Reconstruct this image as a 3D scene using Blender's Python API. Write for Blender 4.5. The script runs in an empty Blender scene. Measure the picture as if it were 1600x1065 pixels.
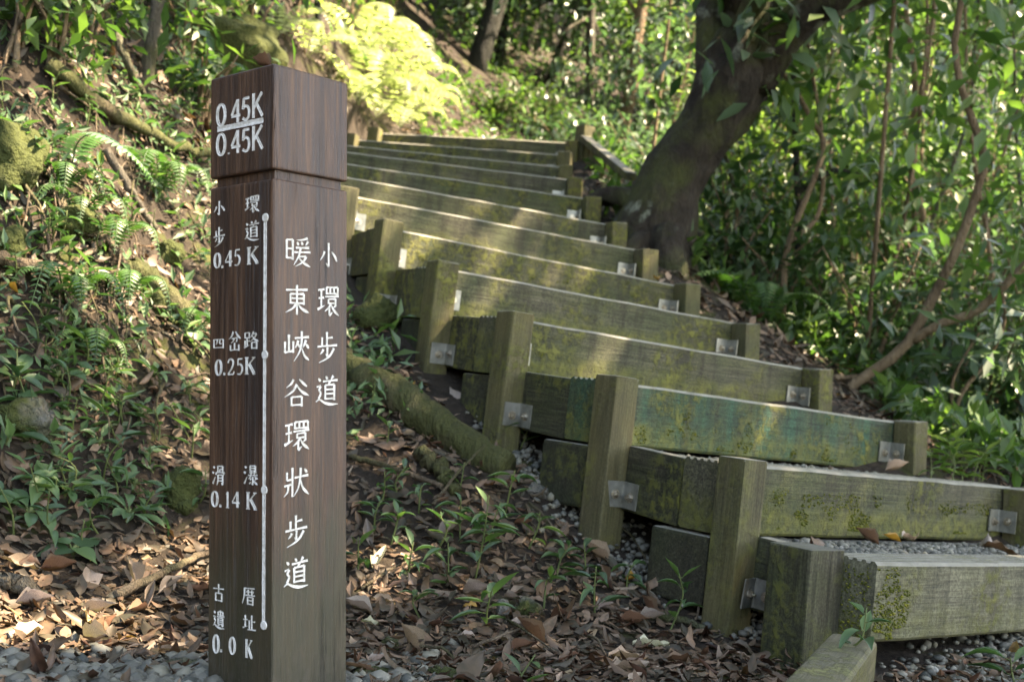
import bpy, bmesh, math, random
import numpy as np
from mathutils import Matrix, Vector, noise as mnoise

random.seed(7)
rng = np.random.default_rng(11)
D = bpy.data
SC = bpy.context.scene
COL = SC.collection
A3 = lambda *v: np.array(v, float)

# ---------------------------------------------------------------- camera, sky, sun, exposure
CAM_C = A3(-2.11409, -1.35275, 0.24057)
YAW, PITCH, ROLL, FPX = -0.67532, 0.05314, 0.11677, 1786.2
def cam_axes():
    f = A3(-math.sin(YAW) * math.cos(PITCH), math.cos(YAW) * math.cos(PITCH), math.sin(PITCH))
    r0 = A3(math.cos(YAW), math.sin(YAW), 0); u0 = np.cross(r0, f)
    r = math.cos(ROLL) * r0 + math.sin(ROLL) * u0
    u = -math.sin(ROLL) * r0 + math.cos(ROLL) * u0
    return f, r, u
CF, CR, CU = cam_axes()
cd = D.cameras.new('camera'); cam = D.objects.new('camera', cd); COL.objects.link(cam)
cam.matrix_world = Matrix([[CR[i], CU[i], -CF[i], CAM_C[i]] for i in range(3)] + [[0, 0, 0, 1]])
cd.sensor_width = 36; cd.lens = FPX / 1600 * 36
cd.clip_start = 0.05; cd.clip_end = 500
cd.dof.use_dof = True; cd.dof.focus_distance = 2.05; cd.dof.aperture_fstop = 5.6
SC.camera = cam

SUN_EL = math.radians(54)
SUN_H = A3(0.80, -0.60, 0); SUN_H /= np.linalg.norm(SUN_H)
TO_SUN = SUN_H * math.cos(SUN_EL) + A3(0, 0, math.sin(SUN_EL))
world = D.worlds.new('World'); SC.world = world; world.use_nodes = True
wn = world.node_tree.nodes; wl = world.node_tree.links
sky = wn.new('ShaderNodeTexSky'); sky.sky_type = 'NISHITA'; sky.sun_disc = False
sky.sun_elevation = SUN_EL; sky.sun_rotation = math.atan2(SUN_H[0], SUN_H[1])
bg = wn['Background']; bg.inputs['Strength'].default_value = 0.15
wl.new(sky.outputs[0], bg.inputs[0])
sd = D.lights.new('sun', 'SUN'); sd.energy = 5.0; sd.angle = math.radians(0.53); sd.color = (1.0, 0.93, 0.82)
sun = D.objects.new('sun', sd); COL.objects.link(sun)
sun.rotation_euler = Vector(TO_SUN).to_track_quat('Z', 'Y').to_euler()
sun.location = (8, -6, 14)
SC.view_settings.view_transform = 'Standard'; SC.view_settings.look = 'None'
SC.view_settings.gamma = 1.0; SC.view_settings.exposure = 3.15
SC.view_settings.use_curve_mapping = False
SC.view_settings.use_white_balance = True; SC.view_settings.white_balance_temperature = 8600; SC.view_settings.white_balance_tint = 14
SC.render.engine = 'CYCLES'
SC.cycles.use_denoising = True
SC.cycles.max_bounces = 6; SC.cycles.diffuse_bounces = 4; SC.cycles.transmission_bounces = 4
SC.cycles.sample_clamp_indirect = 6.0

# photo pixel -> direction; the distance always comes from the ground or the thing's place
def ray(u, v): return CF + CR * (u - 800) / FPX - CU * (v - 532.5) / FPX
def at(u, v, d): return CAM_C + ray(u, v) * d

# ---------------------------------------------------------------- helpers
def tag(o, label=None, cat=None, group=None, kind=None):
    if label: o['label'] = label
    if cat: o['category'] = cat
    if group: o['group'] = group
    if kind: o['kind'] = kind
    return o
def link(name, me, mat=None, parent=None):
    o = D.objects.new(name, me); COL.objects.link(o)
    if mat is not None and me is not None and len(me.materials) == 0: me.materials.append(mat)
    if parent is not None: o.parent = parent
    return o
def empty(name, loc=(0, 0, 0), label=None, cat=None, group=None):
    o = D.objects.new(name, None); COL.objects.link(o); o.location = loc; o.empty_display_size = .05
    return tag(o, label, cat, group)
def np_mesh(name, V, F, smooth=False, attr=None):
    V = np.ascontiguousarray(V, np.float32); F = np.ascontiguousarray(F, np.int32)
    me = D.meshes.new(name); m, k = F.shape
    me.vertices.add(len(V)); me.vertices.foreach_set('co', V.ravel())
    me.loops.add(m * k); me.loops.foreach_set('vertex_index', F.ravel())
    me.polygons.add(m); me.polygons.foreach_set('loop_start', np.arange(m, dtype=np.int32) * k)
    me.polygons.foreach_set('use_smooth', np.full(m, smooth))
    if attr is not None:
        a = me.attributes.new('v', 'FLOAT', 'FACE'); a.data.foreach_set('value', np.ascontiguousarray(attr, np.float32))
    me.update(calc_edges=True)
    return me
class Acc:
    """collects equal-sided faces for one mesh"""
    def __init__(s): s.V = []; s.F = []; s.A = []; s.n = 0
    def add(s, V, F, a=None):
        s.V.append(V); s.F.append(F + s.n); s.n += len(V)
        s.A.append(np.zeros(len(F)) if a is None else a)
    def mesh(s, name, smooth=True):
        return np_mesh(name, np.concatenate(s.V), np.concatenate(s.F), smooth, np.concatenate(s.A))
def unit(v): return v / np.maximum(np.linalg.norm(v, axis=-1, keepdims=True), 1e-9)

def vnoise(x, y, seed=0):
    xi = np.floor(x).astype(np.int64); yi = np.floor(y).astype(np.int64); fx = x - xi; fy = y - yi
    def h(a, b):
        n = (a * 374761393 + b * 668265263 + seed * 974711) & 0x7fffffff
        n = ((n ^ (n >> 13)) * 1274126177) & 0x7fffffff
        return ((n ^ (n >> 16)) & 0xffff) / 65535.0
    sx = fx * fx * (3 - 2 * fx); sy = fy * fy * (3 - 2 * fy)
    return (h(xi, yi) * (1 - sx) + h(xi + 1, yi) * sx) * (1 - sy) + (h(xi, yi + 1) * (1 - sx) + h(xi + 1, yi + 1) * sx) * sy

def tube(pts, rad, sides=8, wob=0.0, seed=0):
    """closed tapered tube as quads"""
    P = np.array(pts, float); n = len(P); rad = np.broadcast_to(np.array(rad, float), (n,))
    T = np.gradient(P, axis=0); T = unit(T)
    ref = A3(0, 0, 1) if abs(T[:, 2]).mean() < .8 else A3(1, 0, 0)
    N1 = unit(np.cross(T, ref)); N2 = np.cross(T, N1)
    a = np.arange(sides) / sides * 2 * math.pi
    r = rad[:, None] * np.ones((1, sides))
    if wob:
        g = np.random.default_rng(seed)
        r = r * (1 + wob * (g.random((n, sides)) - .5) + wob * (g.random((1, sides)) - .5))
    V = P[:, None, :] + r[..., None] * (np.cos(a)[None, :, None] * N1[:, None, :] + np.sin(a)[None, :, None] * N2[:, None, :])
    i = np.arange(n - 1)[:, None] * sides; j = np.arange(sides)[None, :]; j2 = (j + 1) % sides
    F = np.stack([i + j, i + j2, i + sides + j2, i + sides + j], -1).reshape(-1, 4)
    V = V.reshape(-1, 3)
    c0 = np.array([[0, k, k + 1, (k + 2) if k + 2 < sides else 0] for k in range(1, sides - 1, 2)])
    c0 = np.array([[0, sides - 1 - q, sides - 2 - q, sides - 3 - q] for q in range(0, sides - 3, 2)])
    c1 = np.array([[0, 1 + q, 2 + q, 3 + q] for q in range(0, sides - 3, 2)]) + (n - 1) * sides
    return V, np.concatenate([F, c0, c1])
def curve(pts, n=14):
    """Catmull-Rom through points"""
    P = np.array(pts, float)
    if len(P) == 2: return P[0] + (P[1] - P[0]) * np.linspace(0, 1, n)[:, None]
    Q = np.concatenate([[2 * P[0] - P[1]], P, [2 * P[-1] - P[-2]]])
    out = []
    for t in np.linspace(0, len(P) - 1 - 1e-6, n):
        i = int(t); f = t - i; a, b, c, d = Q[i:i + 4]
        out.append(.5 * (2 * b + (c - a) * f + (2 * a - 5 * b + 4 * c - d) * f * f + (3 * b - a - 3 * c + d) * f ** 3))
    return np.array(out)

SH_OVATE = lambda s: np.sin(np.pi * s ** .8) ** .9 * (1 - .15 * s) + .015
SH_LANCE = lambda s: np.sin(np.pi * s ** .75) ** 1.25 * .95 + .015
SH_OBOV = lambda s: np.sin(np.pi * s ** 1.35) ** .85 + .05 * (1 - s) + .01
SH_HEART = lambda s: np.sin(np.pi * np.clip(s + .12, 0, 1) ** .62) ** .9 + .012
def leaf_arr(pos, dr, nrm, L, Wd, K=5, curl=0., fold=.25, shape=SH_OVATE, wav=0., roll=None, MX=3):
    """folded, curled leaf blades as quads; roll bends a blade across its width"""
    n = len(pos); dr = unit(dr); nrm = unit(nrm - dr * np.sum(nrm * dr, -1, keepdims=True)); side = np.cross(nrm, dr)
    col = lambda q: np.broadcast_to(np.asarray(q, float), (n,))[:, None]
    L, Wd, c, fo = col(L), col(Wd), col(curl) + 1e-4, col(fold)
    s = np.linspace(0, 1, K)[None, :]
    x = np.sin(c * s) / c * L; z = (1 - np.cos(c * s)) / c * L
    w = shape(s) * Wd * .5
    cen = pos[:, None, :] + dr[:, None, :] * x[..., None] + nrm[:, None, :] * z[..., None]
    up = nrm[:, None, :] * np.cos(c * s)[..., None] - dr[:, None, :] * np.sin(c * s)[..., None]
    cols = []
    for q in np.linspace(-1, 1, MX):
        if roll is None: yy = q * w * np.cos(fo); zz = abs(q) * w * np.sin(fo)
        else:
            k = col(roll) + 1e-4; yy = np.sin(k * q) / k * w; zz = (1 - np.cos(k * q)) / k * w + abs(q) * w * np.sin(fo)
        if wav: zz = zz + wav * (rng.random((n, K)) - .5) * Wd * (abs(q) * .7 + .3); yy = yy * (1 + wav * (rng.random((n, K)) - .5))
        cols.append(cen + side[:, None, :] * yy[..., None] + up * zz[..., None])
    V = np.stack(cols, 2).reshape(-1, 3)
    b = (np.arange(n) * K * MX)[:, None, None, None]; k = (np.arange(K - 1) * MX)[None, :, None, None]; m = np.arange(MX - 1)[None, None, :, None]
    F = (b + k + m + np.array([0, 1, MX + 1, MX])[None, None, None]).reshape(-1, 4)
    return V, F, (K - 1) * (MX - 1)
def leaf_tri(pos, dr, nrm, L, Wd):
    """two-triangle folded leaf for far crowns"""
    n = len(pos); dr = unit(dr); nrm = unit(nrm - dr * np.sum(nrm * dr, -1, keepdims=True)); side = np.cross(nrm, dr)
    L = np.broadcast_to(L, (n,))[:, None]; Wd = np.broadcast_to(Wd, (n,))[:, None]
    b = pos; t = pos + dr * L - nrm * L * .12
    l = pos + dr * L * .45 - side * Wd * .5 + nrm * Wd * .12
    r = pos + dr * L * .45 + side * Wd * .5 + nrm * Wd * .12
    V = np.stack([b, l, t, r], 1).reshape(-1, 3)
    F = (np.arange(n)[:, None, None] * 4 + np.array([[0, 2, 1], [0, 3, 2]])[None]).reshape(-1, 3)
    return V, F, 2
def rdir(n, zb=0.0, zs=1.0):
    v = rng.normal(size=(n, 3)); v[:, 2] = v[:, 2] * zs + zb
    return unit(v)

# ---------------------------------------------------------------- materials
class NT:
    def __init__(s, name):
        s.m = D.materials.new(name); s.m.use_nodes = True; s.t = s.m.node_tree
        s.out = s.t.nodes['Material Output']; s.p = s.t.nodes['Principled BSDF']
    def n(s, ty, ins=None, **props):
        nd = s.t.nodes.new('ShaderNode' + ty)
        for k, v in props.items(): setattr(nd, k, v)
        for k, v in (ins or {}).items(): s.set(nd, k, v)
        return nd
    def set(s, nd, k, v):
        sock = nd.inputs[k]
        if hasattr(v, 'is_output') or isinstance(v, bpy.types.NodeSocket): s.t.links.new(v, sock)
        else: sock.default_value = v
    def noise(s, vec, scale, detail=4, rough=.55, dist=0.):
        return s.n('TexNoise', {'Vector': vec, 'Scale': scale, 'Detail': detail, 'Roughness': rough, 'Distortion': dist}).outputs['Fac']
    def ramp(s, fac, stops, interp='LINEAR'):
        r = s.n('ValToRGB', {'Fac': fac}); r.color_ramp.interpolation = interp
        el = r.color_ramp.elements
        while len(el) < len(stops): el.new(.5)
        for e, (p, c) in zip(el, stops):
            e.position = p; e.color = (c, c, c, 1) if isinstance(c, (int, float)) else (*c, 1)
        return r.outputs['Color']
    def mix(s, fac, a, b, mode='MIX'):
        m = s.n('Mix', data_type='RGBA', blend_type=mode)
        s.set(m, 0, fac)
        for k, v in ((6, a), (7, b)):
            s.set(m, k, (*v, 1) if isinstance(v, tuple) and len(v) == 3 else v)
        return m.outputs[2]
    def math(s, op, a, b=0., c=None):
        m = s.n('Math', operation=op); s.set(m, 0, a); s.set(m, 1, b)
        return m.outputs[0]
    def mapping(s, vec, scale=(1, 1, 1), loc=(0, 0, 0)):
        return s.n('Mapping', {'Vector': vec, 'Scale': scale, 'Location': loc}).outputs[0]
    def bump(s, h, strength=.4, dist=.01):
        b = s.n('Bump', {'Height': h, 'Strength': strength, 'Distance': dist}); s.t.links.new(b.outputs[0], s.p.inputs['Normal']); return b
    def base(s, col, rough=.7, spec=.4):
        s.set(s.p, 'Base Color', (*col, 1) if isinstance(col, tuple) and len(col) == 3 else col); s.set(s.p, 'Roughness', rough); s.set(s.p, 'Specular IOR Level', spec)
        return s.m

def obj_vec(t):
    """object coordinates shifted by a random offset for each object"""
    tc = t.n('TexCoord').outputs['Object']; r = t.n('ObjectInfo').outputs['Random']
    off = t.n('CombineXYZ', {'X': t.math('MULTIPLY', r, 37.0), 'Y': t.math('MULTIPLY', r, 53.0), 'Z': t.math('MULTIPLY', r, 11.0)}).outputs[0]
    return t.n('VectorMath', {0: tc, 1: off}, operation='ADD').outputs[0], tc, r

def m_timber(name, axis, moss=.45, teal=0., pale=0., dark=0., yel=0., top=.8, low=0.):
    """weathered timber with algae and moss; axis = grain direction"""
    t = NT(name); v, tc, rnd = obj_vec(t)
    sc = [26., 26., 26.]; sc[axis] = 1.6
    g = t.noise(t.mapping(v, tuple(sc)), 3.2, 6, .65, .4)
    sc2 = [9., 9., 9.]; sc2[axis] = 2.2
    streak = t.noise(t.mapping(v, tuple(sc2)), 1.3, 5, .6)
    col = t.ramp(g, [(.28, (.032, .030, .018)), (.5, (.082, .078, .048)), (.72, (.15, .14, .095))])
    fs = [130., 130., 130.]; fs[axis] = 5.
    fine = t.noise(t.mapping(v, tuple(fs)), 1.6, 4, .7); spk = t.noise(v, 150., 3, .6)
    col = t.mix(t.ramp(streak, [(.38, 0.), (.72, .55)]), col, (.085, .095, .030))
    big = t.noise(v, 3.2, 4, .6)
    col = t.mix(t.ramp(big, [(.40, 0.), (.62, .7)]), col, (.045, .062, .022))
    if pale: col = t.mix(t.ramp(t.noise(v, 2.2, 3, .5), [(.4, .1), (.62, pale)]), col, (.26, .245, .185))
    if teal:
        zs = t.noise(t.mapping(v, (11., 11., 2.)), 1.2, 4, .6)
        col = t.mix(t.ramp(zs, [(.35, .15), (.6, teal)]), col, (.026, .095, .058))
    run = t.noise(t.mapping(v, (16., 16., 1.6)), 1.2, 5, .65)
    col = t.mix(t.ramp(run, [(.36, .6), (.52, 0.)]), col, (.022, .020, .013))
    col = t.mix(1., col, t.ramp(fine, [(.3, .45), (.7, 1.45)]), 'MULTIPLY')
    col = t.mix(.8, col, t.ramp(spk, [(.35, .5), (.65, 1.35)]), 'MULTIPLY')
    if yel: col = t.mix(t.ramp(t.noise(v, 5., 4, .6), [(.35, .15), (.6, yel)]), col, t.mix(fine, (.085, .070, .026), (.20, .165, .062)))
    col = t.mix(1., col, (.78, .76, .71), 'MULTIPLY')
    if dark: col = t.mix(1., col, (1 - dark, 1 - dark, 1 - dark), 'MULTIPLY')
    mz = t.noise(v, 34., 6, .75); mm = t.noise(v, 4.2, 3, .55)
    mask = t.math('MULTIPLY', t.ramp(mz, [(.46, 0.), (.58, 1.)]), t.ramp(mm, [(.62 - moss * .35, 0.), (.74 - moss * .3, 1.)]))
    if low:
        zz = t.n('SeparateXYZ', {0: tc}).outputs[2]
        lowm = t.ramp(t.math('ADD', t.math('MULTIPLY', zz, -6.), t.math('MULTIPLY', t.noise(v, 9., 4, .6), .55)), [(.80, 0.), (1.15, low)])
        mask = t.math('MAXIMUM', mask, t.math('MULTIPLY', lowm, t.ramp(mz, [(.40, .15), (.55, 1.)])))
    mcol = t.mix(t.noise(v, 14., 2), (.045, .064, .014), (.175, .160, .030))
    col = t.mix(mask, col, mcol)
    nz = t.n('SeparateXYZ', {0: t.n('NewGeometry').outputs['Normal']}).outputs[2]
    col = t.mix(t.ramp(nz, [(.35, 0.), (.65, top)]), col, t.mix(t.noise(v, 18., 4), (.12, .115, .085), (.34, .325, .28)))  # weathered grey upward faces, paled further to paint the sky glint on edges
    t.bump(t.math('ADD', t.math('ADD', t.math('MULTIPLY', g, .5), t.math('MULTIPLY', fine, .5)), t.math('MULTIPLY', mask, .9)), .8, .005)
    return t.base(col, .78, .35)

def m_sign():
    t = NT('dark_stained_wood'); tc = t.n('TexCoord').outputs['Object']
    g = t.noise(t.mapping(tc, (60., 60., 2.2)), 2.6, 7, .68, .5)
    st = t.noise(t.mapping(tc, (16., 16., .9)), 1.5, 4, .6)
    fine = t.noise(t.mapping(tc, (260., 260., 14.)), 1.4, 3, .6)
    col = t.ramp(g, [(.30, (.016, .007, .004)), (.5, (.070, .032, .016)), (.70, (.175, .090, .046))])
    col = t.mix(t.ramp(st, [(.38, .75), (.62, 0.)]), col, (.013, .0085, .0075))
    col = t.mix(t.ramp(st, [(.55, 0.), (.75, .35)]), col, (.085, .06, .048))
    z = t.n('SeparateXYZ', {0: tc}).outputs[2]
    al = t.math('MULTIPLY', t.ramp(t.math('ADD', t.math('MULTIPLY', z, -1.0), t.math('MULTIPLY', t.noise(t.mapping(tc, (14., 14., 3.)), 1.8, 4), .45)), [(.86, 0.), (1.2, 1.)]), .75)
    col = t.mix(al, col, t.mix(fine, (.016, .018, .009), (.046, .046, .022)))
    ck = t.noise(t.mapping(tc, (75., 75., 1.1)), 1.0, 3, .5); crack = t.ramp(t.math('ABSOLUTE', t.math('SUBTRACT', ck, .5)), [(.0, 1.), (.012, 0.)])
    crack = t.math('MULTIPLY', crack, t.ramp(t.noise(t.mapping(tc, (9., 9., 3.)), 1., 2), [(.5, 0.), (.6, 1.)]))
    col = t.mix(t.math('MULTIPLY', crack, .9), col, (.006, .004, .003))
    blot = t.ramp(t.noise(t.mapping(tc, (1., 1., .5)), 22., 5, .7), [(.58, 0.), (.74, .35)]); col = t.mix(blot, col, (.095, .058, .038))
    mud = t.math('MULTIPLY', t.ramp(t.math('ADD', t.math('MULTIPLY', z, -1.), t.math('MULTIPLY', t.noise(tc, 26., 4), .12)), [(.90, 0.), (1.0, 1.)]), t.ramp(t.noise(tc, 70., 3), [(.42, 0.), (.6, .8)])); col = t.mix(mud, col, (.050, .042, .028))
    sp = t.ramp(t.noise(tc, 300., 2, .5), [(.70, 0.), (.74, .5)])
    col = t.mix(sp, col, (.25, .23, .2))
    t.bump(t.math('ADD', g, t.math('SUBTRACT', t.math('MULTIPLY', fine, .8), t.math('MULTIPLY', crack, 1.5))), .6, .003)
    return t.base(col, t.ramp(g, [(.3, .42), (.7, .6)]), .5)

def m_simple(name, c1, c2, scale=20., rough=.7, bump=.3, bd=.004, spec=.4, detail=5):
    t = NT(name); v, tc, r = obj_vec(t)
    nz = t.noise(v, scale, detail, .6)
    t.bump(nz, bump, bd)
    return t.base(t.mix(t.ramp(nz, [(.3, 0.), (.7, 1.)]), c1, c2), rough, spec)

def m_leaf(name, stops, trans=.3, rough=.40, tcol=1.5, spec=.5, mottle=0.):
    """stops: colours over the per-leaf random value"""
    t = NT(name); a = t.n('Attribute', attribute_name='v').outputs['Fac']
    col = t.ramp(a, stops); tc = t.n('TexCoord').outputs['Object']
    if mottle: col = t.mix(1., col, t.ramp(t.noise(tc, 55., 5, .65), [(.3, 1 - mottle), (.7, 1 + mottle * .6)]), 'MULTIPLY')
    bf = t.n('NewGeometry').outputs['Backfacing']
    col2 = t.mix(t.math('MULTIPLY', bf, .35), col, t.mix(.5, col, (.12, .15, .09)))
    t.base(col2, rough, spec)
    tr = t.n('BsdfTranslucent', {'Color': t.mix(1.0, col, (tcol * .92, tcol * 1.12, tcol * .6), 'MULTIPLY')})
    ms = t.n('MixShader', {0: trans, 1: t.p.outputs[0], 2: tr.outputs[0]})
    t.t.links.new(ms.outputs[0], t.out.inputs['Surface'])
    return t.m

def m_bark(name, c1, c2, c3, lichen=0., moss=0.):
    t = NT(name); v, tc, r = obj_vec(t)
    n1 = t.noise(t.mapping(v, (1., 1., .35)), 9., 7, .7, .6)
    col = t.ramp(n1, [(.3, c1), (.52, c2), (.75, c3)])
    if moss:
        col = t.mix(t.math('MULTIPLY', t.ramp(t.noise(v, 3.4, 4, .6), [(.5 - moss * .25, 0.), (.68 - moss * .25, 1.)]), .85), col,
                    t.mix(t.noise(v, 40., 3), (.022, .030, .008), (.070, .078, .020)))
    if lichen:
        wv = t.n('VectorMath', {0: v, 1: t.n('VectorMath', {0: t.n('TexNoise', {'Vector': v, 'Scale': 11., 'Detail': 4.}).outputs['Color'], 'Scale': .11}, operation='SCALE').outputs[0]}, operation='ADD').outputs[0]
        vo = t.n('TexVoronoi', {'Vector': wv, 'Scale': 8.5, 'Randomness': 1.})
        lm = t.math('MULTIPLY', t.ramp(vo.outputs['Distance'], [(.22, 1.), (.34, 0.)]), t.ramp(t.noise(v, 2.2, 2), [(.48, 0.), (.58, lichen)]))
        col = t.mix(t.math('MULTIPLY', lm, t.ramp(t.noise(v, 60., 3), [(.35, .25), (.6, 1.)])), col, (.17, .185, .14))
    t.bump(t.math('ADD', n1, t.math('MULTIPLY', t.noise(t.mapping(v, (1., 1., .3)), 30., 4, .7), .6)), 1., .06)
    return t.base(col, .85, .25)

def m_ground():
    t = NT('forest_soil'); tc = t.n('TexCoord').outputs['Object']
    n1 = t.noise(tc, 1.6, 5, .6); n2 = t.noise(tc, 38., 6, .7); n3 = t.noise(tc, 9., 4, .6)
    col = t.ramp(n2, [(.3, (.009, .007, .005)), (.55, (.028, .021, .015)), (.78, (.066, .052, .038))])
    col = t.mix(t.ramp(n3, [(.45, 0.), (.6, .6)]), col, (.040, .030, .021))
    col = t.mix(t.ramp(t.math('MULTIPLY', n1, n3), [(.29, 0.), (.36, .75)]), col, t.mix(n2, (.025, .035, .008), (.075, .085, .02)))
    t.bump(n2, .9, .02)
    return t.base(col, .92, .2)
def m_stone(name, moss=.5):
    t = NT(name); v, tc, r = obj_vec(t)
    n1 = t.noise(v, 16., 6, .65)
    col = t.ramp(n1, [(.3, (.05, .048, .038)), (.7, (.19, .18, .15))])
    mk = t.ramp(t.noise(v, 7., 4, .6), [(.62 - moss * .5, 0.), (.75 - moss * .45, 1.)])
    col = t.mix(mk, col, t.mix(t.noise(v, 60., 3), (.016, .024, .007), (.070, .082, .020)))
    t.bump(t.math('ADD', n1, t.math('MULTIPLY', t.noise(v, 70., 4), .9)), 1., .03)
    return t.base(col, .9, .25)

M = {}
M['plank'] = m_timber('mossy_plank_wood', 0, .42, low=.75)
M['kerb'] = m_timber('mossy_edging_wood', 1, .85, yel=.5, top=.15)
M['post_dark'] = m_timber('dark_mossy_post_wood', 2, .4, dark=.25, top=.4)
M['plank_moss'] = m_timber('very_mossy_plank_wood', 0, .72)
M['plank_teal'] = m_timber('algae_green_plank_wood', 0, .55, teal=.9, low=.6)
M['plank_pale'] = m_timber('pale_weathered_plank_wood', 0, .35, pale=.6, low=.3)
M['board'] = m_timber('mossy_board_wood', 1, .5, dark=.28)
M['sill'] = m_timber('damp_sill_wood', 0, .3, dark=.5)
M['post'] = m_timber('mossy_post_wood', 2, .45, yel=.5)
M['sign'] = m_sign()
def m_paint():
    t = NT('worn_white_paint'); v, tc, r = obj_vec(t)
    n1 = t.noise(v, 130., 5, .65); n2 = t.noise(v, 420., 3, .6)
    col = t.mix(t.ramp(n1, [(.35, 0.), (.65, 1.)]), (.47, .45, .40), (.74, .73, .69))
    col = t.mix(t.ramp(n2, [(.30, .55), (.42, 0.)]), col, (.16, .13, .10))
    col = t.mix(t.ramp(n1, [(.27, .8), (.34, 0.)]), col, (.075, .05, .035))
    t.bump(n2, .5, .0008)
    return t.base(col, .65, .35)
M['paint'] = m_paint()
M['metal'] = m_simple('galvanized_steel', (.10, .105, .085), (.27, .27, .24), 24., .42, .15, .001, .6)
M['bolt'] = m_simple('zinc_bolt', (.16, .13, .09), (.50, .46, .38), 80., .35, .2, .001, .7)
for k, mt in (('metal', .55), ('bolt', .8)): M[k].node_tree.nodes['Principled BSDF'].inputs['Metallic'].default_value = mt
M['ground'] = m_ground()
M['stone'] = m_stone('mossy_stone', .62); M['stone_bare'] = m_stone('bare_stone', .25); M['stone_moss'] = m_stone('moss_covered_stone', .95)
def attr_mat(name, stops, rough=.75, spec=.35, bump=None):
    t = NT(name); a = t.n('Attribute', attribute_name='v').outputs['Fac']
    col = t.ramp(a, stops); tc = t.n('TexCoord').outputs['Object']; nz = t.noise(tc, bump or 70., 4, .6)
    col = t.mix(.45, col, t.mix(nz, (.25, .25, .25), (1.6, 1.6, 1.6)), 'MULTIPLY')
    t.bump(nz, .35, .003)
    return t.base(col, rough, spec)
M['pebble'] = attr_mat('grey_pebbles', [(0., (.04, .045, .04)), (.35, (.105, .100, .080)), (.65, (.175, .168, .135)), (.85, (.15, .14, .10)), (1., (.33, .32, .29))], .6)
M['gravel'] = m_simple('gravel_fill', (.045, .043, .038), (.15, .145, .13), 90., .85, 1., .01)
LIT = [(0., (.026, .014, .010)), (.3, (.080, .036, .022)), (.55, (.150, .076, .048)), (.78, (.235, .140, .098)), (.93, (.33, .235, .175)), (1., (.36, .20, .03))]
def m_litter():
    m = m_leaf('dry_leaves', LIT, .12, .55, 1.1, .35, .55)
    return m
M['litter'] = m_litter()
def m_dry(name, c): return m_leaf(name, [(0., tuple(x * .8 for x in c)), (1., tuple(x * 1.15 for x in c))], .12, .5, 1.1, .4, .5)
M['dry_brown'] = m_dry('dry_brown_leaf', (.150, .075, .045)); M['dry_tan'] = m_dry('dry_tan_leaf', (.30, .205, .145))
M['dry_grey'] = m_dry('dry_grey_leaf', (.26, .195, .165)); M['dry_ochre'] = m_dry('ochre_leaf', (.42, .21, .03)); M['dry_cream'] = m_dry('cream_leaf', (.55, .50, .33))
M['leaf_dark'] = m_leaf('dark_green_leaves', [(0., (.012, .034, .013)), (.5, (.030, .068, .025)), (1., (.068, .112, .038))], .32)
M['leaf_mid'] = m_leaf('green_leaves', [(0., (.022, .055, .014)), (.5, (.052, .106, .028)), (1., (.110, .160, .042))], .38)
M['leaf_yel'] = m_leaf('yellow_green_leaves', [(0., (.034, .076, .018)), (.5, (.085, .142, .038)), (1., (.19, .235, .075))], .44)
M['fern_sun'] = m_leaf('fern_painted_sunlit', [(0., (.19, .22, .10)), (1., (.40, .41, .25))], .45, .4)  # fern colour paled to paint in the blown-out sunlight on the bank clumps
M['leaf_blue'] = m_leaf('blue_green_leaves', [(0., (.026, .058, .034)), (.5, (.060, .108, .066)), (1., (.115, .160, .095))], .38)
M['leaf_plant'] = m_leaf('plant_leaves', [(0., (.022, .058, .022)), (.5, (.048, .108, .040)), (1., (.095, .165, .050))], .28, .4)
M['fern'] = m_leaf('fern_fronds', [(0., (.022, .070, .016)), (1., (.060, .135, .035))], .3, .45)
M['fern_pale'] = m_leaf('pale_fern_frond', [(0., (.07, .15, .085)), (1., (.12, .21, .12))], .25, .4)
M['stem'] = m_simple('green_stem', (.05, .075, .02), (.10, .12, .035), 30.)
M['bark_big'] = m_bark('lichen_bark', (.008, .006, .004), (.026, .020, .014), (.066, .054, .038), .9, .2)
M['bark_dark'] = m_bark('dark_bark', (.008, .009, .007), (.022, .023, .017), (.050, .047, .035))
M['bark_tan'] = m_bark('tan_bark', (.085, .058, .034), (.17, .12, .072), (.28, .21, .135))
M['bark_grey'] = m_bark('grey_bark', (.035, .030, .022), (.085, .074, .056), (.17, .15, .115), 0., .15)
M['bark_moss'] = m_bark('mossy_bark', (.035, .026, .016), (.085, .066, .040), (.17, .135, .090), 0., .75)
M['root'] = m_bark('root_bark', (.045, .032, .020), (.11, .082, .055), (.21, .165, .115), 0., .1)

# ---------------------------------------------------------------- stair line: x, y, z of each riser's top left front edge, and its heading
STEPS = [[0.0, 0.0, 0.0, 0.0], [-0.0036, 0.3861, 0.1609, 0.0331], [-0.0097, 0.818, 0.3272, 0.0028], [-0.0138, 1.2578, 0.4866, -0.0374],
         [0.0142, 1.6827, 0.649, -0.0787], [0.0657, 2.1174, 0.8069, -0.1296], [0.1595, 2.5903, 0.979, -0.2418], [0.3475, 3.0649, 1.1426, -0.3212],
         [0.5693, 3.6159, 1.3104, -0.5215], [0.8348, 4.0923, 1.474, -0.6408], [1.1496, 4.5488, 1.6243, -0.7506], [1.5173, 4.9617, 1.7825, -0.8777],
         [1.8785, 5.2851, 1.9494, -0.9619]]
SW = 1.2969
def sframe(i):
    x, y, z, a = STEPS[i]
    return Matrix.Translation((x, y, z)) @ Matrix.Rotation(a, 4, 'Z')
def sp(i, u, v, w=0.): return np.array(sframe(i) @ Vector((u, v, w)))

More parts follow.
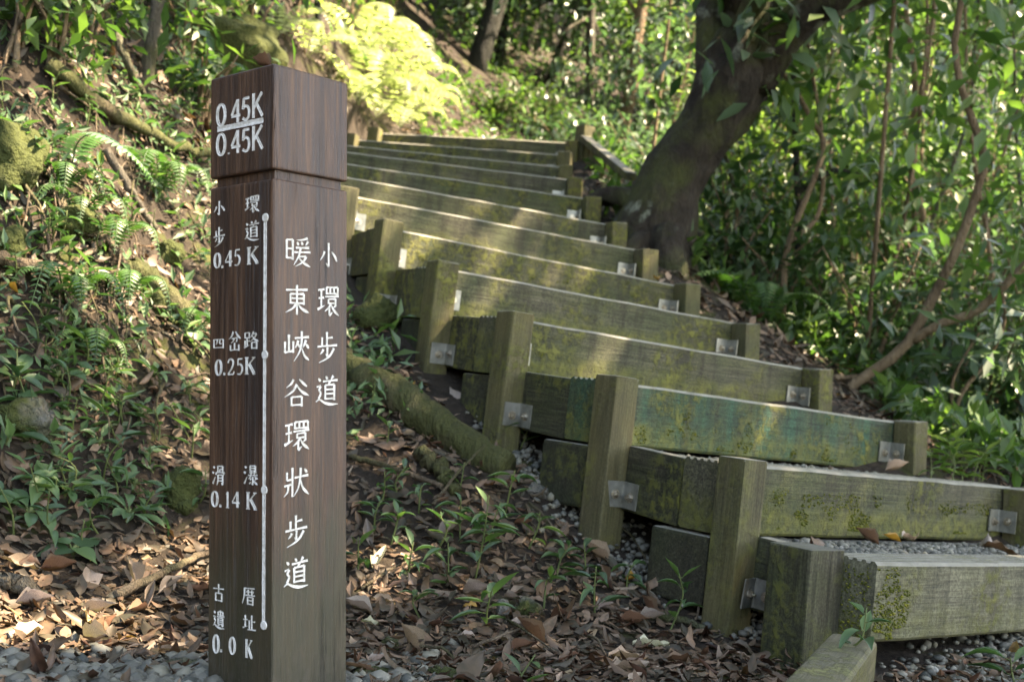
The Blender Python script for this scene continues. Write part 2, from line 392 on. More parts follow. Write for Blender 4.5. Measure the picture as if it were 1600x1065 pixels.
# ---------------------------------------------------------------- terrain: thin-plate surface through surveyed points
ctrl = []
dl = [.235, .385, .42, .385, .335, .29, .27, .25, .24, .24, .24, .24, .24]
for i in range(13):
    z = STEPS[i][2]
    p = sp(i, -.13, -.03); ctrl.append((p[0], p[1], z - dl[i]))
    if i >= 1:
        p = sp(i, SW + .22, .15); ctrl.append((p[0], p[1], z - .05))
for x, y in ((-1.6, .3), (-1.25, .95), (-1.55, .85), (-.9, .2), (-.35, .1), (-.7, .75), (-.9, -1), (-2.5, -1.5), (-2.2, -3), (.4, -.9), (1.5, -.6), (3, -1.), (0, -3), (3.5, -4), (-4.5, -2), (-2.6, .2), (-3.2, -.4), (1.4, -.15), (-1.0, .9)):
    ctrl.append((x, y, -.235))
for u, v, d in ((20, 800, 2.5), (20, 620, 2.66), (20, 400, 2.95), (20, 200, 3.25), (20, 0, 3.75), (160, 800, 2.62), (160, 600, 2.9), (160, 350, 3.35), (160, 100, 4.1),
                (300, 780, 2.82), (300, 600, 3.2), (300, 400, 3.75), (300, 200, 4.6), (300, 60, 5.6), (420, 100, 6.4), (470, 0, 8.0),
                (600, 760, 2.95), (600, 620, 3.35), (560, 520, 3.75), (700, 720, 3.02), (600, 180, 8.8), (600, 90, 10.0), (640, 0, 13.),
                (760, 180, 11.), (760, 90, 14.), (760, 0, 19.), (900, 200, 13.), (1000, 100, 18.), (950, 290, 8.4), (1040, 400, 6.6), (1060, 330, 7.8),
                (1300, 600, 5.0), (1480, 700, 4.5), (1600, 780, 4.0), (1700, 800, 4.0), (1500, 560, 7.5), (1300, 480, 8.0), (1200, 340, 13.), (1500, 400, 12.), (1500, 200, 19.), (1250, 120, 24.), (1600, 0, 30.), (1800, 500, 9.), (2000, 300, 18.),
                (-150, 600, 2.4), (-150, 100, 3.2), (-400, 300, 2.6)):
    ctrl.append(tuple(at(u, v, d)))
for x, y, z in ((-30, 30, 26), (0, 40, 22), (30, 40, 22), (45, 15, 17), (50, -15, 8), (30, -30, 0), (0, -30, -1), (-30, -20, 6), (-40, 5, 22), (-9, 6, 9), (-7, 1, 3.0), (-12, 15, 15), (70, 70, 48), (-60, 60, 50), (70, -60, 4), (-60, -60, 6)):
    ctrl.append((x, y, z))
CT = np.array(ctrl); _P = CT[:, :2]
def _phi(r2): return .5 * r2 * np.log(r2 + 1e-9)
_n = len(CT)
_K = _phi(((_P[:, None] - _P[None]) ** 2).sum(-1)) + np.eye(_n) * .02
_B = np.concatenate([np.ones((_n, 1)), _P], 1)
_S = np.linalg.solve(np.block([[_K, _B], [_B.T, np.zeros((3, 3))]]), np.concatenate([CT[:, 2], np.zeros(3)]))
STAIR_L = np.array([sp(i, 0, 0) for i in range(13)]); STAIR_C = np.array([sp(i, SW / 2, 0) for i in range(13)] + [sp(12, SW / 2, 1.5)])
def H(x, y):
    x = np.atleast_1d(np.asarray(x, float)); y = np.atleast_1d(np.asarray(y, float)); sh = x.shape; x = x.ravel(); y = y.ravel()
    out = np.empty(len(x))
    for a in range(0, len(x), 20000):
        xs, ys = x[a:a + 20000], y[a:a + 20000]
        r2 = (xs[:, None] - _P[None, :, 0]) ** 2 + (ys[:, None] - _P[None, :, 1]) ** 2
        out[a:a + 20000] = _phi(r2) @ _S[:_n] + _S[_n] + _S[_n + 1] * xs + _S[_n + 2] * ys
    dc = np.sqrt(((x[:, None] - STAIR_C[None, :, 0]) ** 2 + (y[:, None] - STAIR_C[None, :, 1]) ** 2).min(1))
    flat = np.clip((y + .15 * x - .75) / .8, 0, 1)
    amp = np.clip((dc - .75) / .8, 0, 1) * (.12 + .88 * flat)
    out += amp * (.13 * (vnoise(x * 1.7, y * 1.7, 1) - .5) + .09 * (vnoise(x * 4.1, y * 4.1, 2) - .5)) + (.25 + .75 * amp) * .028 * (vnoise(x * 11, y * 11, 3) - .5)
    return out.reshape(sh)
def h1(x, y): return float(H(x, y)[0])
def gnorm(x, y, e=.05):
    x = np.asarray(x, float); y = np.asarray(y, float)
    dx = (H(x + e, y) - H(x - e, y)) / (2 * e); dy = (H(x, y + e) - H(x, y - e)) / (2 * e)
    return unit(np.stack([-dx, -dy, np.ones_like(dx)], -1))
def gp(u, v, tmax=40.):
    """where the line of sight through a photo pixel meets the ground"""
    t = np.geomspace(.9, tmax, 500); P = CAM_C + ray(u, v)[None] * t[:, None]
    d = P[:, 2] - H(P[:, 0], P[:, 1]); k = np.where(d < 0)[0]
    if len(k) == 0: return P[-1]
    k = max(k[0], 1); f = d[k - 1] / (d[k - 1] - d[k] + 1e-9)
    return P[k - 1] + (P[k] - P[k - 1]) * f
def gat(u, d):
    """ground point in the direction of photo column u at distance d"""
    p = at(u, 560, d); return A3(p[0], p[1], h1(p[0], p[1]))
g = np.linspace(-1, 1, 330); gs = np.sinh(g * 4.6) / np.sinh(4.6) * 80
GX, GY = np.meshgrid(gs - .1, gs + 1.6, indexing='ij')
GZ = H(GX, GY)
nG = len(g); ii = (np.arange(nG - 1)[:, None] * nG + np.arange(nG - 1)[None]).ravel()
gme = np_mesh('ground', np.stack([GX.ravel(), GY.ravel(), GZ.ravel()], -1), np.stack([ii, ii + nG, ii + nG + 1, ii + 1], -1), True)
tag(link('ground', gme, M['ground']), kind='structure')

# ---------------------------------------------------------------- boxes and planks
def box_mesh(name, x0, x1, y0, y1, z0, z1, bev=.004, seg=2):
    bm = bmesh.new(); bmesh.ops.create_cube(bm, size=1.)
    for v in bm.verts: v.co = ((x0 + x1) / 2 + v.co.x * (x1 - x0), (y0 + y1) / 2 + v.co.y * (y1 - y0), (z0 + z1) / 2 + v.co.z * (z1 - z0))
    if bev: bmesh.ops.bevel(bm, geom=bm.edges[:], offset=bev, segments=seg, profile=.6, affect='EDGES')
    me = D.meshes.new(name); bm.to_mesh(me); bm.free(); return me
def profile_mesh(name, prof, x0, x1, n=10, seed=0, amp=.0015):
    """prof: (y,z) outline, extruded along x with slightly uneven faces"""
    r = random.Random(seed); k = len(prof); bm = bmesh.new(); rows = []
    for i in range(n + 1):
        x = x0 + (x1 - x0) * i / n; oy = amp * r.uniform(-1, 1); oz = amp * r.uniform(-1, 1)
        rows.append([bm.verts.new((x, y + oy, z + oz)) for y, z in prof])
    for i in range(n):
        for j in range(k):
            bm.faces.new((rows[i][j], rows[i + 1][j], rows[i + 1][(j + 1) % k], rows[i][(j + 1) % k]))
    bm.faces.new(rows[0]); bm.faces.new(rows[-1][::-1])
    bmesh.ops.recalc_face_normals(bm, faces=bm.faces[:])
    me = D.meshes.new(name); bm.to_mesh(me); bm.free(); return me
def grooved(y0, y1, z0, z1, ng=5, gd=.005, gw=.007, b=.007):
    """plank section with anti-slip grooves cut along its top"""
    p = [(y0, z0 + b), (y0, z1 - b), (y0 + b, z1)]
    for q in range(ng):
        c = y0 + (y1 - y0) * (q + 1) / (ng + 1)
        p += [(c - gw, z1), (c - gw * .6, z1 - gd), (c + gw * .6, z1 - gd), (c + gw, z1)]
    p += [(y1 - b, z1), (y1, z1 - b), (y1, z0 + b), (y1 - b, z0), (y0 + b, z0)]
    return p

STAIR = empty('timber_stairway', tuple(sp(0, 0, 0, -.24)), 'mossy timber stairway of plank risers, posts and gravel treads climbing the slope', 'stairway')
SINV = STAIR.matrix_world.inverted() if False else Matrix.Translation(-Vector(STAIR.location))
def spart(name, me, mat, mw):
    o = link(name, me, mat, STAIR); o.matrix_local = SINV @ mw; return o
def rot_axes(ex, ey, ez, loc):
    return Matrix([[ex[i], ey[i], ez[i], loc[i]] for i in range(3)] + [[0, 0, 0, 1]])
PA = .080; TH = .125; PHT = .168
br_me = D.meshes.new('bracket')
def bracket_mesh():
    """steel angle: one leaf on the face y=0, one on the face x=0, inside corner at the origin (leaf 1 to -x, leaf 2 to -y)"""
    bm = bmesh.new(); w, h, t = .058, .066, .004
    prof = [(-w, 0), (-w, -t), (-.008, -t), (-t - .002, -.008), (-t, -w), (0, -w), (0, 0)]
    lo = [bm.verts.new((x, y, -h / 2)) for x, y in prof]; hi = [bm.verts.new((x, y, h / 2)) for x, y in prof]
    bm.faces.new(lo); bm.faces.new(hi[::-1])
    for j in range(len(prof)): bm.faces.new((lo[j], hi[j], hi[(j + 1) % len(prof)], lo[(j + 1) % len(prof)]))
    bmesh.ops.recalc_face_normals(bm, faces=bm.faces[:])
    me = D.meshes.new('bracket'); bm.to_mesh(me); bm.free(); return me
def bolt_mesh():
    bm = bmesh.new()
    bmesh.ops.create_cone(bm, cap_ends=True, segments=16, radius1=.0125, radius2=.0125, depth=.002, matrix=Matrix.Translation((0, 0, .001)))
    bmesh.ops.create_cone(bm, cap_ends=True, segments=6, radius1=.0092, radius2=.0086, depth=.008, matrix=Matrix.Translation((0, 0, .005)))
    bmesh.ops.create_cone(bm, cap_ends=True, segments=10, radius1=.0042, radius2=.0036, depth=.008, matrix=Matrix.Translation((0, 0, .011)))
    me = D.meshes.new('bolt'); bm.to_mesh(me); bm.free(); return me
BRM, BOM = bracket_mesh(), bolt_mesh()
def add_bracket(mw):
    b = spart('bracket', BRM, M['metal'], mw)
    for m in (Matrix.Translation((-.031, -.004, random.uniform(-.004, .004))) @ Matrix.Rotation(math.pi / 2, 4, 'X'),
              Matrix.Translation((-.004, -.033, random.uniform(-.004, .004))) @ Matrix.Rotation(-math.pi / 2, 4, 'Y')):
        o = link('bolt', BOM, M['bolt'], b); o.matrix_local = m
CUV = Vector(CU)
def post_obj(loc, a, lean, top, bot, seed, size=PA, mat='post'):
    """square post with its right back edge at loc; lean is its axis"""
    ez = Vector(lean).normalized(); ex = Vector((math.cos(a), math.sin(a), 0)); ey = ez.cross(ex).normalized(); ex = ey.cross(ez)
    me = box_mesh('post', -size, 0, -size, 0, bot, top, .006, 2)
    r = random.Random(seed)
    for v in me.vertices: v.co.x += r.uniform(-.0012, .0012); v.co.y += r.uniform(-.0012, .0012)
    o = spart('post', me, M[mat], rot_axes(ex, ey, ez, loc)); return o

plank_m = ['plank_pale', 'plank', 'plank_teal', 'plank', 'plank', 'plank_moss', 'plank', 'plank', 'plank', 'plank', 'plank', 'plank', 'plank']
for i in range(13):
    fr = sframe(i); z = STEPS[i][2]; a = STEPS[i][3]
    if i == 0:                                # the first riser stands in front of its post
        me = profile_mesh('riser_plank', grooved(0, .13, -.165, 0, 5), 0, SW + .75, 16, i)
        spart('riser_plank', me, M[plank_m[0]], fr)
        post_obj(fr @ Vector((-.004, .165 + .02, .012)), a - .05, (-.01, .01, 1), 0.0, -.27, 3, .112, 'post_dark')
    else:
        bow = random.uniform(-.002, .002)
        me = profile_mesh('riser_plank', grooved(0, TH, -PHT, 0, 5), -.048, SW + .07, 12, i)
        spart('riser_plank', me, M[plank_m[i]], fr)
        r = random.Random(i * 7)
        post_obj(fr @ Vector((0, -.003, .014 + r.uniform(-.004, .01))), a + r.uniform(-.05, .03), Vector((0.0, 0, 1)) * .75 + Vector((r.uniform(-.015, .015), .0, .25)), .0, -(dl[i] + .11), i)
        # right post: stands in front of the riser at its right end
        lean = (Vector((0, 0, 1)) * .35 + CUV * .65)
        post_obj(fr @ Vector((SW + PA, -.003, .004 + r.uniform(-.004, .006))), a + r.uniform(-.02, .04), lean, 0., -.30, i + 50)
        # steel angles: riser to right post, riser to left post
        add_bracket(fr @ Matrix.Translation((SW - .012, -.0035, -.105)))
        if i < 9: add_bracket(fr @ Matrix.Translation((.0015, -.003, -.10)) @ Matrix.Scale(-1, 4, (1, 0, 0)))
    # sill timber under the riser's left end
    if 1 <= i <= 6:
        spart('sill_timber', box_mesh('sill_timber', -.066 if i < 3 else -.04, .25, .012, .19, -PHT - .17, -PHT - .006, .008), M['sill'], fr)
    # side board along the left edge of the tread, and its angle on the next post
    if i < 12:
        s0 = fr @ Vector((-.046 if i else .015, TH + .003 if i else .19, 0))
        s1 = sframe(i + 1) @ Vector((-.012, -PA - .006, 0)); s1.z = z + .005
        s0.z = z - .004
        dirv = (s1 - s0); ln = dirv.length; ey = dirv.normalized(); ex = ey.cross(Vector((0, 0, 1))).normalized(); ez = ex.cross(ey)
        spart('side_board', box_mesh('side_board', 0, .045, 0, ln, -.165, 0, .005), M['board'], rot_axes(ex, ey, ez, s0))
        if i < 8:
            bl = s1 + Vector((0, 0, -.125)) - ey * .001 - ex * .001
            add_bracket(rot_axes(ex, ey, ez, bl))
    # gravel fill of the tread
    if i < 12:
        n0 = [sp(i, .005, TH + .004, -.022), sp(i, SW + .06, TH + .004, -.026), sp(i + 1, SW + .06, .02, 0), sp(i + 1, .005, .02, 0)]
        n0[2][2] = z - .016; n0[3][2] = z - .014
        if i == 0: n0[1] = sp(0, SW + .7, .134, -.026); n0[2] = A3(SW + .74, .44, -.016)
        base = [A3(p[0], p[1], p[2] - .12) for p in n0]
        V = np.array(n0 + base) - np.array(STAIR.location)
        Fq = np.array([[0, 1, 2, 3], [4, 7, 6, 5], [0, 4, 5, 1], [1, 5, 6, 2], [2, 6, 7, 3], [3, 7, 4, 0]])
        o = link('tread_fill', np_mesh('tread_fill', V, Fq), M['gravel'], STAIR)
# top landing behind the last riser
nl = [sp(12, .0, TH + .004, -.02), sp(12, SW + .06, TH + .004, -.02), sp(12, SW + .1, 1.6, .04), sp(12, 0, 1.6, .04)]
V = np.array(nl + [p - A3(0, 0, .15) for p in nl]) - np.array(STAIR.location)
link('tread_fill', np_mesh('tread_fill', V, np.array([[0, 1, 2, 3], [4, 7, 6, 5], [0, 4, 5, 1], [1, 5, 6, 2], [2, 6, 7, 3], [3, 7, 4, 0]])), M['gravel'], STAIR)
# sloping side rail beside the topmost right post with pale boards under it
ra = Vector(sp(12, SW + .10, .02, .06)); rb = Vector(sp(9, SW + .36, .10, .10))
dv = rb - ra; ey = dv.normalized(); ex = ey.cross(Vector((0, 0, 1))).normalized(); ez = ex.cross(ey)
spart('side_rail', box_mesh('side_rail', -.03, .04, 0, dv.length, -.045, .0, .006), M['board'], rot_axes(ex, ey, ez, ra))
for q in range(3):
    c = ra + dv * (.12 + .16 * q)
    spart('rail_board', box_mesh('rail_board', -.012, .012, -.085, .085, -.42, -.05, .004), M['post'], rot_axes(ex, ey, ez, c))
spart('post', box_mesh('post', -.05, .04, -.05, .04, -.5, .05, .006), M['post'], Matrix.Translation(ra))

# mossy kerb timber running forward from the first post
k0 = Vector(at(1335, 992, 2.21)); _r = ray(1225, 1120); k1 = Vector(CAM_C + _r * ((k0.z - .012 - CAM_C[2]) / _r[2]))
dv = k1 - k0; ey = dv.normalized(); ex = ey.cross(Vector((0, 0, 1))).normalized(); ez = ex.cross(ey)
KB = link('kerb_timber', box_mesh("kerb_timber", -.045, .045, 0, dv.length, -.10, 0, .016, 3), M['kerb']); KB.matrix_world = rot_axes(ex, ey, ez, k0)
tag(KB, 'short mossy timber edging on the ground below the lowest step', 'timber edging')

# ---------------------------------------------------------------- trail marker post with carved white writing
PW = .15; PX, PY, PZ, PO = A3(.9682, .2332, .0911), A3(-.2263, .9708, -.0798), A3(-.1071, .0567, .9926), A3(-1.3818, .1953, .6963)
SIGN = empty('trail_marker_post', (0, 0, 0), 'dark brown square wooden trail marker post with carved white Chinese writing', 'signpost')
SIGN.matrix_world = rot_axes(PX, PY, PZ, PO)
link('shaft', box_mesh('shaft', 0, PW, 0, PW, -1.12, -.1705, .005, 3), M['sign'], SIGN)
link('neck', box_mesh('neck', .008, PW - .008, .008, PW - .008, -.19, -.14, 0), M['sign'], SIGN)
link('cap', box_mesh('cap', 0, PW, 0, PW, -.1565, 0, .0045, 3), M['sign'], SIGN)

BASEW = 6.7
PROF = {'h': (1.0, .72, .72, .95, 1.15), 's': (1.15, .92, .88, .95), 'p': (1.2, 1.0, .7, .15), 'n': (.3, .75, 1.15, 1.45, .2), 'd': (.35, 1.1, 1.35, .7), 't': (1.25, .8, .15), 'c': (.7, 1.1, 1.1, .8), 'b': (1., 1.), 'w': (1.55, 1.55), 'v': (.55, .55), 'x': (.6, 1.0, .9, 1.5, 1.7, 1.0)}
def BOX(x0, y0, x1, y1, mids=()):
    return [('s', (x0, y0), (x0, y1)), ('h', (x0, y0), (x1, y0 - 2)), ('s', (x1, y0 - 2), (x1, y1 + 2))] + [('h', (x0 + 2, m), (x1 - 2, m - 1)) for m in mids] + [('h', (x0 + 1, y1 - 3), (x1, y1 - 4))]
WALK = [('d', (14, 10), (23, 20)), ('h', (7, 37), (24, 34)), ('s', (24, 35), (17, 48), (24, 58), (15, 76)), ('n', (4, 86), (18, 78), (38, 88), (64, 94), (98, 93))]
WATER = [('d', (10, 8), (20, 17)), ('d', (3, 34), (13, 43)), ('t', (6, 93), (12, 82), (25, 58))]
G = {
 '小': [('s', (50, 6), (50, 86)), ('t', (50, 86), (37, 74)), ('p', (30, 36), (24, 50), (10, 68)), ('d', (64, 34), (78, 48), (90, 66))],
 '步': [('s', (48, 3), (48, 44)), ('h', (49, 22), (74, 19)), ('s', (26, 20), (26, 45)), ('h', (6, 49), (94, 43)), ('s', (50, 50), (50, 78)), ('t', (50, 78), (42, 71)), ('p', (32, 57), (27, 65), (18, 73)), ('p', (80, 53), (64, 74), (42, 88), (12, 99))],
 '道': WALK + [('d', (46, 3), (53, 13)), ('p', (78, 2), (68, 14)), ('h', (34, 20), (96, 15)), ('p', (64, 19), (56, 31))] + BOX(43, 32, 82, 79, (46, 60)),
 '環': [('h', (6, 18), (34, 14)), ('h', (8, 43), (32, 40)), ('s', (20, 17), (20, 70)), ('t', (3, 78), (36, 64))] + BOX(43, 8, 94, 30) + [('s', (60, 8), (60, 25)), ('s', (77, 8), (77, 25)), ('h', (38, 37), (99, 33))] + BOX(52, 44, 84, 60) + [('p', (64, 59), (52, 72), (36, 83)), ('s', (56, 68), (56, 95)), ('t', (56, 95), (71, 84)), ('p', (86, 61), (75, 71)), ('n', (64, 60), (76, 78), (99, 95))],
 '暖': BOX(7, 15, 30, 76, (43,)) + [('p', (88, 3), (68, 10), (44, 13)), ('d', (46, 19), (53, 29)), ('d', (63, 17), (69, 27)), ('p', (90, 13), (80, 28)), ('h', (42, 38), (94, 34)), ('h', (36, 53), (99, 48)), ('p', (61, 36), (54, 62), (34, 96)), ('h', (54, 66), (82, 63)), ('p', (83, 63), (70, 82), (40, 99)), ('n', (52, 68), (70, 84), (99, 97))],
 '東': [('h', (8, 20), (92, 15))] + BOX(25, 32, 77, 64, (46,)) + [('s', (50, 2), (50, 99)), ('p', (48, 62), (33, 79), (6, 93)), ('n', (52, 62), (70, 79), (98, 91))],
 '峽': [('s', (20, 16), (20, 66)), ('s', (5, 38), (5, 72)), ('h', (5, 71), (37, 66)), ('s', (37, 36), (37, 72)), ('h', (43, 26), (98, 21)), ('p', (70, 4), (69, 42), (59, 72), (40, 98)), ('p', (56, 33), (51, 47), (44, 57)), ('d', (56, 44), (64, 55)), ('p', (86, 31), (80, 46), (74, 55)), ('d', (86, 42), (97, 57)), ('n', (70, 56), (81, 80), (99, 95))],
 '谷': [('p', (38, 8), (28, 23), (11, 35)), ('d', (60, 7), (74, 19), (90, 32)), ('p', (51, 24), (34, 48), (4, 67)), ('n', (50, 27), (69, 48), (98, 63))] + BOX(30, 67, 70, 97),
 '狀': [('s', (35, 4), (35, 98)), ('s', (14, 18), (14, 44)), ('h', (14, 44), (35, 41)), ('h', (4, 62), (35, 57)), ('p', (19, 61), (17, 80), (3, 96)), ('h', (44, 37), (97, 31)), ('p', (67, 6), (65, 40), (57, 72), (40, 98)), ('n', (66, 42), (76, 72), (99, 95)), ('d', (82, 10), (92, 23))],
 '四': BOX(12, 24, 88, 84) + [('p', (40, 26), (38, 48), (25, 62)), ('s', (60, 26), (60, 54)), ('h', (60, 55), (77, 53))],
 '岔': [('p', (40, 3), (28, 24), (6, 40)), ('n', (58, 3), (72, 20), (96, 38)), ('h', (28, 36), (72, 33)), ('s', (71, 34), (65, 53)), ('p', (46, 36), (40, 48), (22, 60)), ('s', (50, 57), (50, 92)), ('s', (18, 68), (18, 94)), ('h', (18, 93), (83, 90)), ('s', (83, 66), (83, 96))],
 '路': BOX(8, 10, 37, 40) + [('s', (22, 37), (22, 82)), ('h', (22, 57), (41, 54)), ('s', (8, 52), (8, 87)), ('t', (1, 92), (43, 77)), ('p', (66, 3), (57, 22), (44, 37)), ('h', (61, 17), (85, 13)), ('p', (86, 14), (71, 39), (44, 58)), ('n', (56, 26), (74, 46), (99, 58))] + BOX(54, 63, 87, 98),
 '滑': WATER + BOX(44, 6, 81, 38) + [('s', (60, 20), (60, 35)), ('h', (60, 20), (80, 19)), ('s', (33, 36), (30, 48)), ('h', (33, 37), (97, 33)), ('p', (97, 33), (90, 46)), ('p', (46, 48), (45, 78), (37, 98)), ('h', (46, 49), (82, 46)), ('s', (82, 46), (82, 94)), ('t', (82, 94), (72, 87)), ('h', (47, 63), (80, 61)), ('h', (47, 77), (80, 75))],
 '瀑': WATER + BOX(47, 4, 83, 30, (15,)) + [('h', (40, 37), (93, 34)), ('s', (54, 29), (54, 48)), ('s', (77, 29), (77, 48)), ('h', (33, 51), (99, 47)), ('p', (52, 52), (46, 61), (33, 70)), ('n', (78, 52), (87, 60), (99, 67)), ('s', (66, 56), (66, 96)), ('t', (66, 96), (58, 89)), ('d', (47, 66), (54, 73)), ('t', (41, 92), (57, 80)), ('p', (87, 66), (77, 75)), ('n', (69, 74), (80, 83), (98, 94))],
 '古': [('h', (6, 30), (94, 26)), ('s', (50, 2), (50, 54))] + BOX(26, 54, 76, 97),
 '厝': [('h', (16, 10), (95, 6)), ('p', (18, 10), (16, 50), (1, 98)), ('h', (32, 29), (91, 26)), ('s', (46, 16), (46, 46)), ('s', (75, 16), (75, 46)), ('h', (25, 49), (98, 45))] + BOX(42, 58, 82, 99, (76,)),
 '遺': WALK + BOX(46, 10, 85, 28) + [('s', (65, 1), (65, 34)), ('h', (36, 35), (98, 31))] + BOX(46, 42, 84, 76, (52, 62)) + [('p', (57, 74), (49, 81), (38, 86)), ('d', (73, 74), (87, 84))],
 '址': [('h', (3, 37), (37, 32)), ('s', (20, 8), (20, 76)), ('t', (1, 86), (39, 70)), ('s', (68, 4), (68, 88)), ('h', (69, 43), (94, 39)), ('s', (50, 36), (50, 89)), ('h', (37, 93), (99, 88))],
 '1': [('w', (50, 4), (50, 96)), ('v', (22, 20), (50, 6)), ('v', (18, 96), (82, 96))],
 '2': [('c', (14, 27), (28, 9), (54, 4), (80, 16), (80, 36), (60, 60), (14, 93)), ('b', (14, 93), (86, 92)), ('v', (86, 92), (92, 76))],
 '4': [('w', (68, 4), (68, 96)), ('v', (66, 6), (6, 66)), ('b', (6, 68), (96, 68))],
 '5': [('b', (30, 7), (86, 6)), ('v', (30, 7), (24, 44)), ('c', (24, 44), (52, 36), (80, 52), (82, 74), (60, 94), (18, 93))],
 'K': [('w', (22, 4), (22, 96)), ('v', (6, 4), (40, 4)), ('v', (6, 96), (40, 96)), ('v', (86, 5), (26, 56)), ('w', (44, 42), (88, 95)), ('v', (66, 4), (98, 4)), ('v', (72, 96), (99, 96))],
 '.': [('w', (10, 30), (90, 30)), ('w', (10, 60), (90, 60))],
 'a4': [('b', (70, 3), (70, 97)), ('b', (68, 5), (6, 66)), ('b', (4, 69), (97, 69))],
 'a5': [('b', (24, 7), (86, 7)), ('b', (25, 6), (16, 50)), ('b', (16, 48), (42, 38), (74, 46), (84, 68), (72, 90), (42, 95), (12, 86))],
 'aK': [('b', (14, 2), (14, 98)), ('b', (88, 4), (16, 60)), ('b', (38, 42), (92, 97))],
}
G['a.'] = G['.']
def ring(sx, sy, wx, wy, n=28):
    a = np.linspace(0, 2 * np.pi, n + 1); c = np.stack([50 + sx * np.cos(a), 50 + sy * np.sin(a)], -1)
    w = wx * np.abs(np.cos(a)) ** 1.3 + wy * np.abs(np.sin(a)) ** 1.3
    return c, w
def glyph_mesh(ch, gw, gh, fl):
    """carved strokes: V-shaped ribbons. local x right, y up, z out of the face, in metres, centred"""
    bm = bmesh.new(); rr = random.Random(ord(ch[-1]))
    def ribbon(C, w):
        P = np.stack([(C[:, 0] - 50) / 100 * gw, (50 - C[:, 1]) / 100 * gh], -1); w = w / 100 * math.sqrt(gw * gh)
        T = unit(np.gradient(P, axis=0)); Nn = np.stack([-T[:, 1], T[:, 0]], -1)
        e = .0011; m = .00035; prev = None
        for i in range(len(P)):
            a = P[i] + Nn[i] * w[i] / 2; b = P[i] - Nn[i] * w[i] / 2; k = min(1, w[i] / .002)
            row = [bm.verts.new((a[0], a[1], -.0004)), bm.verts.new((a[0], a[1], e)), bm.verts.new((P[i][0], P[i][1], m)), bm.verts.new((b[0], b[1], e)), bm.verts.new((b[0], b[1], -.0004))]
            if prev:
                for j in range(4): bm.faces.new((prev[j], prev[j + 1], row[j + 1], row[j]))
            prev = row
    if ch in ('0', 'a0'):
        c, w = ring(38, 44, 20, 7) if ch == '0' else ring(40, 43, 17, 12); ribbon(c, w * (1.0 if ch == '0' else 1.)); 
    else:
        bw = BASEW * fl
        if ch[0] == 'a': bw = 15.
        elif ch in '12345K': bw = 11.
        elif ch == '.': bw = 40
        for st in G[ch]:
            C = curve(st[1:], 12); pr = np.array(PROF[st[0]])
            w = np.interp(np.linspace(0, 1, 12), np.linspace(0, 1, len(pr)), pr) * bw
            ribbon(C, w * rr.uniform(.93, 1.07))
    me = D.meshes.new('carved_character'); bm.to_mesh(me); bm.free(); return me
RIGHT = [('暖', .0462, -.2754, .0531, .0462), ('東', .0445, -.3477, .0529, .0461), ('峽', .0442, -.4167, .0529, .0479), ('谷', .0445, -.4856, .0528, .044), ('環', .0448, -.5505, .0528, .0477), ('狀', .0443, -.619, .0527, .0457), ('步', .0448, -.6913, .0502, .0475), ('道', .0443, -.7547, .0526, .0474), ('小', .1086, -.277, .0455, .0456), ('環', .1075, -.3464, .0481, .0494), ('步', .1064, -.4175, .048, .0493), ('道', .1055, -.4844, .0505, .0472)]
LEFT = [('小', .126, -.2045, .031, .0267), ('環', .049, -.2048, .0338, .027), ('步', .1257, -.248, .031, .0316), ('道', .0488, -.2452, .0352, .0308), ('0', .13, -.2842, .0171, .0257), ('.', .1176, -.2948, .0062, .0039), ('4', .1024, -.283, .0198, .0264), ('5', .0827, -.2823, .018, .0262), ('K', .0471, -.2818, .0293, .0269),
        ('四', .1259, -.4113, .0294, .0216), ('岔', .0878, -.4092, .0301, .031), ('路', .0492, -.408, .0337, .0268), ('0', .1256, -.4486, .017, .0265), ('.', .1117, -.4585, .0061, .0039), ('2', .0965, -.4478, .0182, .0262), ('5', .0755, -.447, .0179, .026), ('K', .0519, -.4462, .0264, .0267),
        ('滑', .1243, -.6128, .0308, .0312), ('瀑', .0493, -.6089, .0321, .0303), ('0', .1332, -.6493, .017, .0263), ('.', .1193, -.6591, .0061, .0039), ('1', .1026, -.6484, .0121, .0261), ('4', .083, -.6471, .0194, .0259), ('K', .0476, -.6467, .0262, .0265),
        ('古', .1228, -.7903, .0291, .0271), ('厝', .0525, -.7871, .0292, .0264), ('遺', .1225, -.8309, .0291, .029), ('址', .0508, -.8265, .0306, .0245), ('0', .1283, -.8684, .0154, .0309), ('.', .116, -.8773, .0061, .0038), ('0', .0897, -.8658, .015, .0286), ('K', .052, -.8652, .0175, .0282),
        ('a0', .1225, -.0603, .0233, .0377), ('a4', .0873, -.0594, .0227, .0373), ('a5', .0633, -.059, .0208, .037), ('aK', .0368, -.0571, .0263, .0386), ('a0', .1222, -.106, .0233, .0377), ('a.', .1036, -.1221, .0061, .0039), ('a4', .087, -.1065, .0227, .0372), ('a5', .063, -.1066, .0208, .0369), ('aK', .0365, -.1062, .0263, .0385)]
for ch, s, z, w, h in RIGHT:
    o = link('carved_character', glyph_mesh(ch, w * .96, h, 1.), M['paint'], SIGN)
    o.matrix_local = Matrix(((1, 0, 0, s), (0, 0, -1, 0), (0, 1, 0, z), (0, 0, 0, 1)))
for ch, s, z, w, h in LEFT:
    o = link('carved_numeral' if ch[-1] in '01245K.' else 'carved_character', glyph_mesh(ch, w, h, 1.05), M['paint'], SIGN)
    o.matrix_local = Matrix(((0, 0, -1, 0), (-1, 0, 0, s), (0, 1, 0, z), (0, 0, 0, 1)))
